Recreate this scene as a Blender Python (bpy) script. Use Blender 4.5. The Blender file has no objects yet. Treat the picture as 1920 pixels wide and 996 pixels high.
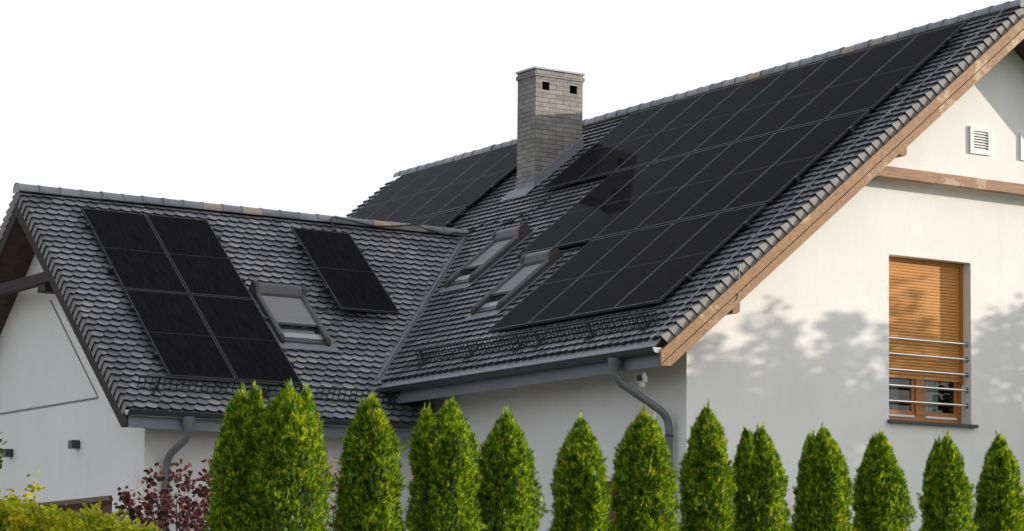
import bpy, bmesh, math, random
import numpy as np
from mathutils import Vector, Matrix, noise
from math import sin, cos, pi, radians, hypot, exp

S = bpy.context.scene
COL = S.collection
GZ = 9.0                      # height of the roof plane's apex above the ground at the house
TA = 0.8392                   # tan of the roof pitch (40 degrees)
CA = 1 / hypot(1, TA); SA = TA * CA
YW, ZW = 10.4299, -2.1745 + GZ  # wing ridge: its y and its height
MAIN_L = 17.7                 # length of the main ridge
S_MAIN, S_WING = 7.70, 5.30   # slope length ridge to eave
WX0 = -9.965                  # verge of the wing
WALL_Y, WALL_X = 0.45, -9.47  # gable wall planes
EAVE_X, EAVE_Y = -5.21, 6.96  # eave wall planes


# ------------------------------------------------------------------ materials
def new_mat(name):
    m = bpy.data.materials.new(name); m.use_nodes = True
    nt = m.node_tree
    return m, nt, nt.nodes['Principled BSDF'], nt.links


def nd(nt, t, **kw):
    n = nt.nodes.new(t)
    for k, v in kw.items():
        if k in n.inputs: n.inputs[k].default_value = v
        else: setattr(n, k, v)
    return n


def ramp(nt, fac, stops):
    r = nt.nodes.new('ShaderNodeValToRGB')
    e = r.color_ramp.elements
    while len(e) < len(stops): e.new(0.5)
    for el, (p, c) in zip(e, stops):
        el.position = p; el.color = (*c, 1)
    nt.links.new(fac, r.inputs[0])
    return r.outputs[0]


def simple(name, col, rough=.5, metal=0., ior=1.45, nscale=0, namt=.15, bump=0):
    m, nt, b, L = new_mat(name)
    b.inputs['Base Color'].default_value = (*col, 1)
    b.inputs['Roughness'].default_value = rough
    b.inputs['Metallic'].default_value = metal
    b.inputs['IOR'].default_value = ior
    if nscale:
        tc = nd(nt, 'ShaderNodeTexCoord')
        n = nd(nt, 'ShaderNodeTexNoise', Scale=nscale, Detail=6.)
        L.new(tc.outputs['Object'], n.inputs['Vector'])
        lo = tuple(c * (1 - namt) for c in col); hi = tuple(min(1, c * (1 + namt)) for c in col)
        L.new(ramp(nt, n.outputs['Fac'], [(.3, lo), (.7, hi)]), b.inputs['Base Color'])
        if bump:
            bp = nd(nt, 'ShaderNodeBump', Strength=bump, Distance=.01)
            L.new(n.outputs['Fac'], bp.inputs['Height']); L.new(bp.outputs[0], b.inputs['Normal'])
    return m


def tile_mat():
    m, nt, b, L = new_mat('concrete_tile')
    g = nd(nt, 'ShaderNodeNewGeometry')
    tc = nd(nt, 'ShaderNodeTexCoord')
    n1 = nd(nt, 'ShaderNodeTexNoise', Scale=.9, Detail=5.)
    n2 = nd(nt, 'ShaderNodeTexNoise', Scale=28., Detail=6.)
    L.new(tc.outputs['Object'], n1.inputs['Vector']); L.new(tc.outputs['Object'], n2.inputs['Vector'])
    a = ramp(nt, g.outputs['Random Per Island'], [(0., (.165, .164, .177)), (.5, (.245, .243, .260)), (.93, (.33, .328, .345)), (1., (.38, .355, .325))])
    c = ramp(nt, n1.outputs['Fac'], [(.25, (.70, .70, .71)), (.5, (.98, .98, .98)), (.75, (1.16, 1.15, 1.13))])
    d = ramp(nt, n2.outputs['Fac'], [(.3, (.86, .86, .86)), (.7, (1.1, 1.1, 1.1))])
    x = nd(nt, 'ShaderNodeMix', data_type='RGBA', blend_type='MULTIPLY'); x.inputs[0].default_value = 1
    y = nd(nt, 'ShaderNodeMix', data_type='RGBA', blend_type='MULTIPLY'); y.inputs[0].default_value = 1
    L.new(a, x.inputs[6]); L.new(c, x.inputs[7]); L.new(x.outputs[2], y.inputs[6]); L.new(d, y.inputs[7])
    L.new(y.outputs[2], b.inputs['Base Color'])
    b.inputs['Roughness'].default_value = .30
    b.inputs['IOR'].default_value = 1.5
    bp = nd(nt, 'ShaderNodeBump', Strength=.25, Distance=.004)
    L.new(n2.outputs['Fac'], bp.inputs['Height']); L.new(bp.outputs[0], b.inputs['Normal'])
    return m


def plaster_mat():
    m, nt, b, L = new_mat('white_plaster')
    tc = nd(nt, 'ShaderNodeTexCoord')
    n = nd(nt, 'ShaderNodeTexNoise', Scale=55., Detail=8., Roughness=.7)
    n2 = nd(nt, 'ShaderNodeTexNoise', Scale=1.1, Detail=5.)
    mp = nd(nt, 'ShaderNodeMapping'); mp.inputs['Scale'].default_value = (3., 3., .35)
    n3 = nd(nt, 'ShaderNodeTexNoise', Scale=2.2, Detail=6.)
    L.new(tc.outputs['Object'], n.inputs['Vector']); L.new(tc.outputs['Object'], n2.inputs['Vector'])
    L.new(tc.outputs['Object'], mp.inputs['Vector']); L.new(mp.outputs[0], n3.inputs['Vector'])
    a = ramp(nt, n2.outputs['Fac'], [(.3, (.79, .77, .735)), (.7, (.83, .815, .785))])
    c = ramp(nt, n3.outputs['Fac'], [(.28, (.975, .973, .968)), (.6, (1, 1, 1))])
    x = nd(nt, 'ShaderNodeMix', data_type='RGBA', blend_type='MULTIPLY'); x.inputs[0].default_value = 1
    L.new(a, x.inputs[6]); L.new(c, x.inputs[7]); L.new(x.outputs[2], b.inputs['Base Color'])
    b.inputs['Roughness'].default_value = .92
    b.inputs['IOR'].default_value = 1.2
    bp = nd(nt, 'ShaderNodeBump', Strength=.42, Distance=.007)
    L.new(n.outputs['Fac'], bp.inputs['Height']); L.new(bp.outputs[0], b.inputs['Normal'])
    return m


def wood_mat(name, c0, c1, flake=None, axis=(1, 1, 8), scale=3., rough=.6):
    m, nt, b, L = new_mat(name)
    tc = nd(nt, 'ShaderNodeTexCoord')
    mp = nd(nt, 'ShaderNodeMapping')
    if len(axis) == 6: mp.inputs['Rotation'].default_value = axis[3:]
    mp.inputs['Scale'].default_value = axis[:3]
    L.new(tc.outputs['Object'], mp.inputs['Vector'])
    n = nd(nt, 'ShaderNodeTexNoise', Scale=scale, Detail=8., Roughness=.65)
    L.new(mp.outputs[0], n.inputs['Vector'])
    col = ramp(nt, n.outputs['Fac'], [(.3, c0), (.68, c1)])
    if flake:
        n2 = nd(nt, 'ShaderNodeTexNoise', Scale=5.5, Detail=9., Roughness=.75)
        n3 = nd(nt, 'ShaderNodeTexNoise', Scale=.8, Detail=2.)
        L.new(tc.outputs['Object'], n2.inputs['Vector']); L.new(tc.outputs['Object'], n3.inputs['Vector'])
        ml = nd(nt, 'ShaderNodeMath', operation='MULTIPLY'); L.new(n2.outputs['Fac'], ml.inputs[0]); L.new(n3.outputs['Fac'], ml.inputs[1])
        mask = ramp(nt, ml.outputs[0], [(.272, (0, 0, 0)), (.31, (.6, .6, .6))])
        x = nd(nt, 'ShaderNodeMix', data_type='RGBA'); L.new(mask, x.inputs[0]); L.new(col, x.inputs[6]); x.inputs[7].default_value = (*flake, 1)
        col = x.outputs[2]
    L.new(col, b.inputs['Base Color'])
    b.inputs['Roughness'].default_value = rough
    bp = nd(nt, 'ShaderNodeBump', Strength=.3, Distance=.004)
    L.new(n.outputs['Fac'], bp.inputs['Height']); L.new(bp.outputs[0], b.inputs['Normal'])
    return m


def board_mat():
    # narrow tongue-and-groove boards of the eaves
    m, nt, b, L = new_mat('soffit_boards')
    tc = nd(nt, 'ShaderNodeTexCoord'); sp = nd(nt, 'ShaderNodeSeparateXYZ')
    L.new(tc.outputs['Object'], sp.inputs[0])
    ml = nd(nt, 'ShaderNodeMath', operation='MULTIPLY'); ml.inputs[1].default_value = 1 / .085
    L.new(sp.outputs[2], ml.inputs[0])
    fr = nd(nt, 'ShaderNodeMath', operation='FRACT'); L.new(ml.outputs[0], fr.inputs[0])
    n = nd(nt, 'ShaderNodeTexNoise', Scale=6., Detail=6.); L.new(tc.outputs['Object'], n.inputs['Vector'])
    c = ramp(nt, n.outputs['Fac'], [(.3, (.035, .018, .015)), (.7, (.065, .033, .026))])
    gm = ramp(nt, fr.outputs[0], [(0., (.25, .25, .25)), (.12, (1, 1, 1))])
    x = nd(nt, 'ShaderNodeMix', data_type='RGBA', blend_type='MULTIPLY'); x.inputs[0].default_value = 1
    L.new(c, x.inputs[6]); L.new(gm, x.inputs[7]); L.new(x.outputs[2], b.inputs['Base Color'])
    b.inputs['Roughness'].default_value = .6
    return m


def brick_mat():
    m, nt, b, L = new_mat('grey_clinker_brick')
    tc = nd(nt, 'ShaderNodeTexCoord')
    br = nd(nt, 'ShaderNodeTexBrick', Scale=1.)
    br.inputs['Color1'].default_value = (.30, .28, .25, 1); br.inputs['Color2'].default_value = (.215, .205, .19, 1)
    br.inputs['Mortar'].default_value = (.125, .12, .115, 1)
    br.inputs['Mortar Size'].default_value = .006; br.inputs['Brick Width'].default_value = .262; br.inputs['Row Height'].default_value = .0745
    br.inputs['Mortar Smooth'].default_value = .1
    L.new(tc.outputs['UV'], br.inputs['Vector'])
    n = nd(nt, 'ShaderNodeTexNoise', Scale=9., Detail=7.); L.new(tc.outputs['Object'], n.inputs['Vector'])
    c = ramp(nt, n.outputs['Fac'], [(.3, (.75, .75, .76)), (.7, (1.12, 1.12, 1.1))])
    x = nd(nt, 'ShaderNodeMix', data_type='RGBA', blend_type='MULTIPLY'); x.inputs[0].default_value = 1
    L.new(br.outputs['Color'], x.inputs[6]); L.new(c, x.inputs[7]); L.new(x.outputs[2], b.inputs['Base Color'])
    b.inputs['Roughness'].default_value = .75
    bp = nd(nt, 'ShaderNodeBump', Strength=.8, Distance=.006); bp.invert = True
    L.new(br.outputs['Fac'], bp.inputs['Height']); L.new(bp.outputs[0], b.inputs['Normal'])
    return m


def leaf_mat(name, stops, trans=.3, nscale=7., tcol=None, rough=.5, isl=.35):
    m, nt, b, L = new_mat(name)
    g = nd(nt, 'ShaderNodeNewGeometry'); tc = nd(nt, 'ShaderNodeTexCoord')
    n = nd(nt, 'ShaderNodeTexNoise', Scale=nscale, Detail=3.)
    L.new(tc.outputs['Object'], n.inputs['Vector'])
    ad = nd(nt, 'ShaderNodeMath', operation='MULTIPLY_ADD'); ad.inputs[1].default_value = isl
    L.new(g.outputs['Random Per Island'], ad.inputs[0]); L.new(n.outputs['Fac'], ad.inputs[2])
    sb = nd(nt, 'ShaderNodeMath', operation='SUBTRACT'); sb.inputs[1].default_value = isl / 2
    L.new(ad.outputs[0], sb.inputs[0])
    c = ramp(nt, sb.outputs[0], stops)
    L.new(c, b.inputs['Base Color']); b.inputs['Roughness'].default_value = rough
    b.inputs['IOR'].default_value = 1.35
    t = nd(nt, 'ShaderNodeBsdfTranslucent')
    if tcol:
        x = nd(nt, 'ShaderNodeMix', data_type='RGBA', blend_type='MULTIPLY'); x.inputs[0].default_value = 1
        L.new(c, x.inputs[6]); x.inputs[7].default_value = (*tcol, 1); L.new(x.outputs[2], t.inputs[0])
    else: L.new(c, t.inputs[0])
    ms = nd(nt, 'ShaderNodeMixShader'); ms.inputs[0].default_value = trans
    L.new(b.outputs[0], ms.inputs[1]); L.new(t.outputs[0], ms.inputs[2])
    L.new(ms.outputs[0], nt.nodes['Material Output'].inputs[0])
    return m


def pane_mat():
    m, nt, b, L = new_mat('window_glass')
    tr = nd(nt, 'ShaderNodeBsdfTransparent'); tr.inputs[0].default_value = (.8, .85, .83, 1)
    gl = nd(nt, 'ShaderNodeBsdfGlossy'); gl.inputs['Roughness'].default_value = .02
    fr = nd(nt, 'ShaderNodeFresnel', IOR=1.6)
    ms = nd(nt, 'ShaderNodeMixShader')
    L.new(fr.outputs[0], ms.inputs[0]); L.new(tr.outputs[0], ms.inputs[1]); L.new(gl.outputs[0], ms.inputs[2])
    L.new(ms.outputs[0], nt.nodes['Material Output'].inputs[0])
    return m


def cell_mat():
    m, nt, b, L = new_mat('solar_cell_glass')
    tc = nd(nt, 'ShaderNodeTexCoord')
    mp = nd(nt, 'ShaderNodeMapping'); mp.inputs['Scale'].default_value = (1., .12, 1.)
    L.new(tc.outputs['Object'], mp.inputs['Vector'])
    n = nd(nt, 'ShaderNodeTexNoise', Scale=30., Detail=4.); L.new(mp.outputs[0], n.inputs['Vector'])
    L.new(ramp(nt, n.outputs['Fac'], [(.35, (.0105, .0098, .0115)), (.75, (.019, .018, .020))]), b.inputs['Base Color'])
    b.inputs['Roughness'].default_value = .05
    b.inputs['IOR'].default_value = 1.022
    return m


M = dict(
    tile=tile_mat(), plaster=plaster_mat(), brick=brick_mat(), soffit=board_mat(), cell=cell_mat(), pane=pane_mat(),
    edge=simple('shaded_tile_edge', (.030, .029, .031), .8),  # near-black edge faces, shadow line under each tile course painted in
    ridge=simple('ridge_tile', (.30, .30, .315), .45, nscale=3.5, namt=.25, ior=1.35),
    verge=simple('verge_tile', (.20, .19, .18), .6, nscale=7, namt=.2, ior=1.3),
    oak=wood_mat('weathered_oak_stain', (.15, .068, .022), (.36, .185, .064), (.56, .43, .27), (9, 9, 9, 0, radians(40), 0)),
    beam=wood_mat('weathered_beam_stain', (.16, .072, .025), (.34, .165, .058), (.50, .38, .25), (.8, 6, 9)),
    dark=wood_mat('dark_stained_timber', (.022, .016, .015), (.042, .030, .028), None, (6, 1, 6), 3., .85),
    zinc=simple('grey_gutter_metal', (.040, .045, .049), .5, nscale=4, namt=.12),
    fascia=simple('grey_fascia_board', (.19, .197, .222), .5, nscale=3, namt=.1),
    flash=simple('grey_flashing', (.21, .215, .23), .5, nscale=6, namt=.12),
    drip=simple('drip_edge_metal', (.34, .345, .355), .45, nscale=30, namt=.3),
    pipe=simple('downpipe_metal', (.15, .155, .16), .36, nscale=5, namt=.15),
    lightmetal=simple('pale_drip_edge', (.42, .43, .44), .45, nscale=30, namt=.25),
    frame=simple('black_panel_frame', (.042, .042, .045), .38, ior=1.3),
    seam=simple('cell_gap', (.032, .032, .035), .4, ior=1.1),
    black=simple('black_powder_coat', (.012, .012, .013), .5),
    rail=simple('rail_aluminium', (.05, .05, .052), .4, .5),
    wframe=simple('roof_window_frame', (.06, .058, .056), .42),
    wgrey=simple('roof_window_cover', (.11, .108, .11), .4),
    glass_glare=simple('pale_glass_glare', (.42, .42, .43), .35, nscale=9, namt=.12),
    shut=simple('roof_shutter_slats', (.26, .255, .26), .45),
    brown=simple('brown_end_cap', (.06, .045, .041), .45),
    orange=wood_mat('orange_shutter_slats', (.50, .215, .045), (.60, .275, .06), None, (1, 1, 30), 4., .45),
    orangewood=wood_mat('orange_window_timber', (.34, .12, .022), (.48, .19, .04), None, (5, 5, 1), 3., .4),
    brickred=simple('brick_red_shutter', (.20, .055, .03), .5),
    steel=simple('brushed_steel', (.62, .60, .57), .28, 1.),
    slate=simple('dark_grey_sill', (.05, .053, .058), .5),
    white=simple('white_plastic', (.78, .77, .74), .45),
    curtain=simple('pale_curtain', (.55, .62, .58), .9),
    dim=simple('dark_interior', (.05, .045, .04), .9),
    anthracite=simple('anthracite_metal', (.045, .05, .058), .45),
    cable=simple('black_cable', (.02, .02, .02), .5),
    wire=simple('zinc_wire', (.38, .38, .39), .45),
    dark_lining=simple('dark_cavity', (.03, .016, .01), .9),  # dark brown lining of the flue openings and vent backs
    capmetal=simple('chimney_cap', (.42, .42, .42), .4, nscale=6, namt=.1),
    thuja=leaf_mat('thuja_foliage', [(.24, (.016, .046, .006)), (.42, (.070, .175, .012)), (.58, (.20, .35, .020)), (.78, (.60, .60, .036))], .40, 14., (1.5, 1.35, .6), .5, .5),
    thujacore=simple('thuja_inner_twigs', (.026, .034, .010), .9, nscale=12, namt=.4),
    bark=simple('bark', (.085, .06, .042), .9, nscale=12, namt=.35, bump=.6),
    redleaf=leaf_mat('red_leaves', [(.2, (.035, .032, .022)), (.45, (.095, .036, .030)), (.65, (.16, .045, .034)), (.85, (.26, .10, .05))], .25, 5.),
    plume=leaf_mat('pink_plumes', [(.3, (.42, .20, .13)), (.7, (.60, .38, .28))], .35, 5.),
    lime=leaf_mat('lime_leaves', [(.22, (.10, .16, .014)), (.45, (.40, .46, .02)), (.7, (.68, .66, .03)), (.9, (.78, .68, .04))], .35, 5., (1.3, 1.2, .6)),
    leaf=leaf_mat('green_leaves', [(.25, (.045, .09, .015)), (.7, (.13, .22, .03))], .35, 4.),
)


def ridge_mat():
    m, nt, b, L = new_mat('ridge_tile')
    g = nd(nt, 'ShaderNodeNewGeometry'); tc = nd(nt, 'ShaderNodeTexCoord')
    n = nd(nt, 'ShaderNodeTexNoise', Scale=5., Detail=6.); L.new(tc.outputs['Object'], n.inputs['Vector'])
    a = ramp(nt, g.outputs['Random Per Island'], [(0., (.18, .18, .192)), (.74, (.28, .28, .295)), (.82, (.31, .29, .275)), (.92, (.40, .32, .25)), (1., (.45, .35, .25))])  # random tan caps paint in sunlight catching the ridge
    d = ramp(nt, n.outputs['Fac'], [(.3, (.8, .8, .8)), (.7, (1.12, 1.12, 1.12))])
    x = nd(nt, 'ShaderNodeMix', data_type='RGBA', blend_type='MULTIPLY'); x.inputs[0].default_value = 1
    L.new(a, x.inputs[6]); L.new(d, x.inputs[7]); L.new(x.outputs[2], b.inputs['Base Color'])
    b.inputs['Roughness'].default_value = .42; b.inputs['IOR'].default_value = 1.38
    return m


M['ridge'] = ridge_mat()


# ------------------------------------------------------------------ mesh helpers
class MB:
    """collects faces and links them as one mesh object"""
    def __init__(self): self.v = []; self.f = []; self.mi = []; self.sm = []; self.uv = []
    def add(self, verts, faces, mi=0, smooth=False):
        o = len(self.v); self.v += [tuple(p) for p in verts]
        for f in faces:
            self.f.append([i + o for i in f]); self.mi.append(mi); self.sm.append(smooth)
    def quad(self, a, b, c, d, mi=0): self.add([a, b, c, d], [(0, 1, 2, 3)], mi)
    def poly(self, pts, mi=0): self.add(pts, [tuple(range(len(pts)))], mi)
    def box(self, lo, hi, mi=0):
        x0, y0, z0 = lo; x1, y1, z1 = hi
        v = [(x0, y0, z0), (x1, y0, z0), (x1, y1, z0), (x0, y1, z0), (x0, y0, z1), (x1, y0, z1), (x1, y1, z1), (x0, y1, z1)]
        self.add(v, [(0, 3, 2, 1), (4, 5, 6, 7), (0, 1, 5, 4), (1, 2, 6, 5), (2, 3, 7, 6), (3, 0, 4, 7)], mi)
    def hexa(self, v, mi=0):
        self.add(v, [(0, 3, 2, 1), (4, 5, 6, 7), (0, 1, 5, 4), (1, 2, 6, 5), (2, 3, 7, 6), (3, 0, 4, 7)], mi)
    def prism(self, pts, ext, mi=0):
        """planar polygon pushed along the vector ext"""
        n = len(pts); e = Vector(ext); a = [Vector(p) for p in pts]; b = [p + e for p in a]
        fs = [tuple(range(n))[::-1], tuple(range(n, 2 * n))] + [(i, (i + 1) % n, n + (i + 1) % n, n + i) for i in range(n)]
        self.add(a + b, fs, mi)
    def tube(self, path, r, n=8, mi=0, cap=True, smooth=True):
        P = [Vector(p) for p in path]
        rs = r if isinstance(r, (list, tuple)) else [r] * len(P)
        up = None; rings = []
        for i, p in enumerate(P):
            t = (P[min(i + 1, len(P) - 1)] - P[max(i - 1, 0)]).normalized()
            if up is None:
                up = Vector((0, 0, 1)) if abs(t.z) < .9 else Vector((1, 0, 0))
            a = (up - t * up.dot(t)).normalized(); b = t.cross(a); up = a
            rings.append([p + (a * cos(2 * pi * k / n) + b * sin(2 * pi * k / n)) * rs[i] for k in range(n)])
        vs = [q for g in rings for q in g]
        fs = [(i * n + k, i * n + (k + 1) % n, (i + 1) * n + (k + 1) % n, (i + 1) * n + k) for i in range(len(P) - 1) for k in range(n)]
        self.add(vs, fs, mi, smooth)
        if cap:
            self.add(rings[0], [tuple(range(n))[::-1]], mi); self.add(rings[-1], [tuple(range(n))], mi)
    def build(self, name, mats, parent=None, recalc=False):
        me = bpy.data.meshes.new(name); me.from_pydata(self.v, [], self.f)
        for m in (mats if isinstance(mats, (list, tuple)) else [mats]): me.materials.append(m)
        me.polygons.foreach_set('material_index', self.mi); me.polygons.foreach_set('use_smooth', self.sm)
        if recalc:
            bm = bmesh.new(); bm.from_mesh(me); bmesh.ops.recalc_face_normals(bm, faces=bm.faces); bm.to_mesh(me); bm.free()
        me.update()
        return link(name, me, parent)


def link(name, me, parent=None):
    o = bpy.data.objects.new(name, me); COL.objects.link(o)
    if parent is not None:
        o.parent = parent
        if parent.get('_off'): o.location = -Vector(parent['_off'])
    return o


def tag(o, label, cat=None, group=None, kind=None):
    o['label'] = label
    if cat: o['category'] = cat
    if group: o['group'] = group
    if kind: o['kind'] = kind
    return o


def empty(name, loc=(0, 0, 0)):
    o = bpy.data.objects.new(name, None); COL.objects.link(o); o.location = loc; o.empty_display_size = .2
    return o


def part_empty(name, parent, world=True):
    o = bpy.data.objects.new(name, None); COL.objects.link(o); o.parent = parent; o.empty_display_size = .1
    if world and parent.get('_off'): o.location = -Vector(parent['_off'])
    return o


def fillet(path, r, n=6):
    P = [Vector(p) for p in path]; out = [P[0]]
    for i in range(1, len(P) - 1):
        a, b, c = P[i - 1], P[i], P[i + 1]
        u = (a - b); v = (c - b); d = min(r, u.length * .49, v.length * .49)
        p, q = b + u.normalized() * d, b + v.normalized() * d
        for k in range(n + 1):
            t = k / n; out.append(p * (1 - t) ** 2 + b * 2 * t * (1 - t) + q * t * t)
    return out + [P[-1]]


def clip(poly, f):
    """keep the side of a 2D polygon where f(p) >= 0"""
    out = []
    for i in range(len(poly)):
        a, b = poly[i], poly[(i + 1) % len(poly)]; fa, fb = f(a), f(b)
        if fa >= 0: out.append(a)
        if fa * fb < 0:
            t = fa / (fa - fb); out.append((a[0] + t * (b[0] - a[0]), a[1] + t * (b[1] - a[1])))
    return out


# roof planes: (along the ridge, down the slope, above the plane) -> point
def main_p(y, s, o=0.): return Vector((-s * CA - o * SA, y, GZ - s * SA + o * CA))
def back_p(y, s, o=0.): return Vector((s * CA + o * SA, y, GZ - s * SA + o * CA))
def wing_p(x, s, o=0.): return Vector((x, YW - s * CA - o * SA, ZW - s * SA + o * CA))
def wfar_p(x, s, o=0.): return Vector((x, YW + s * CA + o * SA, ZW - s * SA + o * CA))


rng = random.Random(7)
NPR = np.random.default_rng(11)
house = empty('house', (0, 8.5, 0)); house['_off'] = (0, 8.5, 0)
tag(house, 'white plastered house with dark scalloped tile roofs, brick chimney and timber gables', 'house')


# ------------------------------------------------------------------ tiles
def tiles(mb, mp, u0, u1, s_end, rows, w=.1705, ex=.1462, sag=.064, keep=None):
    N = 10
    n = int((u1 - u0) / w) + 2
    for r in range(rows):
        sl = s_end - ex * (rows - 1 - r) - sag
        ov = min(.055, sl + .0) if r == 0 else .055
        st = max(sl - ex - .05, .02)
        sh = (r % 2) * w * .5
        for i in range(-1, n):
            a = u0 + i * w + sh; b = a + w
            a, b = max(a, u0), min(b, u1)
            if b - a < .02: continue
            if keep and not keep((a + b) / 2, sl): continue
            full = b - a > w * .95
            j = rng.gauss(0, .0022); jo = rng.gauss(0, .0022); rot = rng.gauss(0, .006)
            g = .0022
            c = u0 + i * w + sh + w / 2
            oT, oB = .004 + jo * .4, .060 + jo
            pts = []
            for k in range(N + 1):
                u = a + g + (b - a - 2 * g) * k / N
                q = (u - c) / (w / 2)
                s = sl + sag * (1 - abs(q) ** 2.0) + j + rot * (u - c)
                pts.append((u, s))
            top = [mp(a + g, st, oT)]
            for (u, s) in pts: top.append(mp(u, s, oT + (oB - oT) * (s - st) / (sl + sag - st)))
            top.append(mp(b - g, st, oT))
            nn = len(top)
            low = [mp(u, s, oT + (oB - oT) * (s - st) / (sl + sag - st) - .037) for (u, s) in pts]
            mb.add(top, [tuple(range(nn))])
            mb.add(top[1:-1] + low, [(k, N + 1 + k, N + 2 + k, k + 1) for k in range(N)], 1)


def bisect(o, co, no):
    """cut away what lies on the no side"""
    me = o.data; bm = bmesh.new(); bm.from_mesh(me)
    off = Vector(house['_off'])
    bmesh.ops.bisect_plane(bm, geom=bm.verts[:] + bm.edges[:] + bm.faces[:], plane_co=Vector(co), plane_no=Vector(no).normalized(), clear_outer=True)
    bm.to_mesh(me); bm.free(); me.update()


VAL = -2.1745 / TA - YW          # near valley in plan: x = y + VAL
ROWS_M, ROWS_W = 52, 36
# main slope in front of the wing, cut at the valley, and the part behind the wing
mb = MB()
tiles(mb, main_p, .0, 10.6, S_MAIN, ROWS_M, keep=lambda y, s: -s * CA > y + VAL - YW * 0 - .5 if y < YW else True)
roof_main = mb.build('roof_slope', [M['tile'], M['edge']], house)
# valley line: x - y - VAL = 0; the main slope keeps x - y - VAL > 0
bisect(roof_main, (VAL + .045, 0, 0), (-1, 1, 0))
mb = MB()
tiles(mb, main_p, 10.6 - .1705 * .0, MAIN_L, S_MAIN, ROWS_M, keep=lambda y, s: -s * CA > -2.591 - (y - YW) + .05)
mb.build('roof_slope', [M['tile'], M['edge']], house)
mb = MB()
tiles(mb, wing_p, WX0, -2.5, S_WING, ROWS_W, keep=lambda x, s: s < 4.30 and x < (YW - s * CA) + VAL + .3)
roof_wing = mb.build('roof_slope', [M['tile'], M['edge']], house)
bisect(roof_wing, (VAL - .09, 0, 0), (1, -1, 0))
mb = MB()
tiles(mb, wing_p, WX0, EAVE_X - .02, S_WING, ROWS_W, keep=lambda x, s: s >= 4.30 and x < (YW - s * CA) + VAL + .9)
mb.build('roof_slope', [M['tile'], M['edge']], house)
# far slopes: tiles too
mb = MB()
tiles(mb, wfar_p, WX0, -2.7, S_WING, ROWS_W, w=.1705, keep=lambda x, s: x < -8.2)
mb.quad(wfar_p(-8.2, 0, .02), wfar_p(-8.2, S_WING, .02), wfar_p(-2.4, S_WING, .02), wfar_p(-2.4, 0, .02))
mb.build('roof_slope', [M['tile'], M['edge']], house)
mb = MB()
tiles(mb, back_p, 0, 1.2, S_MAIN, ROWS_M)
mb.quad(back_p(1.2, 0, .02), back_p(MAIN_L, 0, .02), back_p(MAIN_L, S_MAIN, .02), back_p(1.2, S_MAIN, .02))
mb.build('roof_slope', [M['tile'], M['edge']], house)


# verge: every row's tile turns down over the edge
def verge(name, mp, u, du, s_end, rows, parent, ex=.1462):
    mb = MB()
    for r in range(rows):
        sl = s_end - ex * (rows - 1 - r) - .02
        st = max(sl - ex - .05, .0)
        lift = .054; k = (lift - .006) / (sl - st)
        N = 7
        def P(s, o, e): return mp(u + du * e, s, o)
        top0, top1 = (st, .008), (sl, lift)
        depth = -.135
        front = []
        for q in range(N + 1):
            t = q / N
            o = lift + (depth + .01 - lift) * t
            s = sl - .036 * sin(t * pi * .5) ** 1.2 + .012 * t
            front.append((s, o))
        e1 = .026 + .002 * (r % 2); e0 = .004
        ol = [P(st, .006, e0)] + [P(s, o, e1) for s, o in front] + [P(st, depth, e0)]
        mb.poly(ol)
        inn = [P(s + .001, o, e1 - .022) for s, o in front]
        n0 = len(ol)
        mb.add([P(s, o, e1) for s, o in front] + inn, [(q, q + 1, N + 1 + q + 1, N + 1 + q) for q in range(N)], 1)
        # the small fold on top
        mb.quad(P(st, .008, -.03), P(sl, lift + .001, -.03), P(sl, lift + .001, e1), P(st, .008, e0))
    return mb.build(name, [M['verge'], M['edge']], parent, recalc=False)


verge('verge_trim', main_p, 0, -1, S_MAIN, ROWS_M, house)
verge('verge_trim', main_p, MAIN_L, 1, S_MAIN, ROWS_M, house)
verge('verge_trim', back_p, 0, -1, S_MAIN, ROWS_M, house)
verge('verge_trim', wing_p, WX0, -1, S_WING, ROWS_W, house)
verge('verge_trim', wfar_p, WX0, -1, S_WING, ROWS_W, house)


# ridge caps: half-round tiles, each with a collar over the next
def ridge(name, P0, D, length, step, parent):
    mb = MB(); D = Vector(D); P0 = Vector(P0); side = D.cross(Vector((0, 0, 1))).normalized(); up = Vector((0, 0, 1))
    n = int(length / step)
    A = [radians(-101 + 202 * k / 12) for k in range(13)]
    for i in range(n + 1):
        a = i * step; e = min(a + step + .012, length)
        if e - a < .05: continue
        jz = rng.gauss(0, .002); js = rng.gauss(0, .003)
        prof = [(a, .105), (a + .035, .105), (a + .040, .099), (e, .095)]
        rings = []
        for (t, r) in prof:
            c = P0 + D * t + up * (jz + .022) + side * js
            rings.append([c + side * (sin(q) * r * 1.02) + up * (cos(q) * r) for q in A])
        m = len(A); vs = [p for g in rings for p in g]
        mb.add(vs, [(j * m + k, j * m + k + 1, (j + 1) * m + k + 1, (j + 1) * m + k) for j in range(len(prof) - 1) for k in range(m - 1)], 0, True)
        # thickness at the collar's end
        c = P0 + D * a + up * (jz + .022) + side * js
        inner = [c + side * (sin(q) * .1) + up * (cos(q) * .1) for q in A]
        mb.add(rings[0] + inner, [(k, k + 1, m + k + 1, m + k) for k in range(m - 1)])
    # end disc at the gable
    c = P0 + D * .004
    mb.poly([c + side * (sin(q) * .112) + up * (cos(q) * .112) for q in A])
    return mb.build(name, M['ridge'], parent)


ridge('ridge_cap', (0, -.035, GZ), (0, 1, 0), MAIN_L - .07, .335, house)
ridge('ridge_cap', (WX0 - .03, YW, ZW), (1, 0, 0), 7.35, .315, house)

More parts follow.
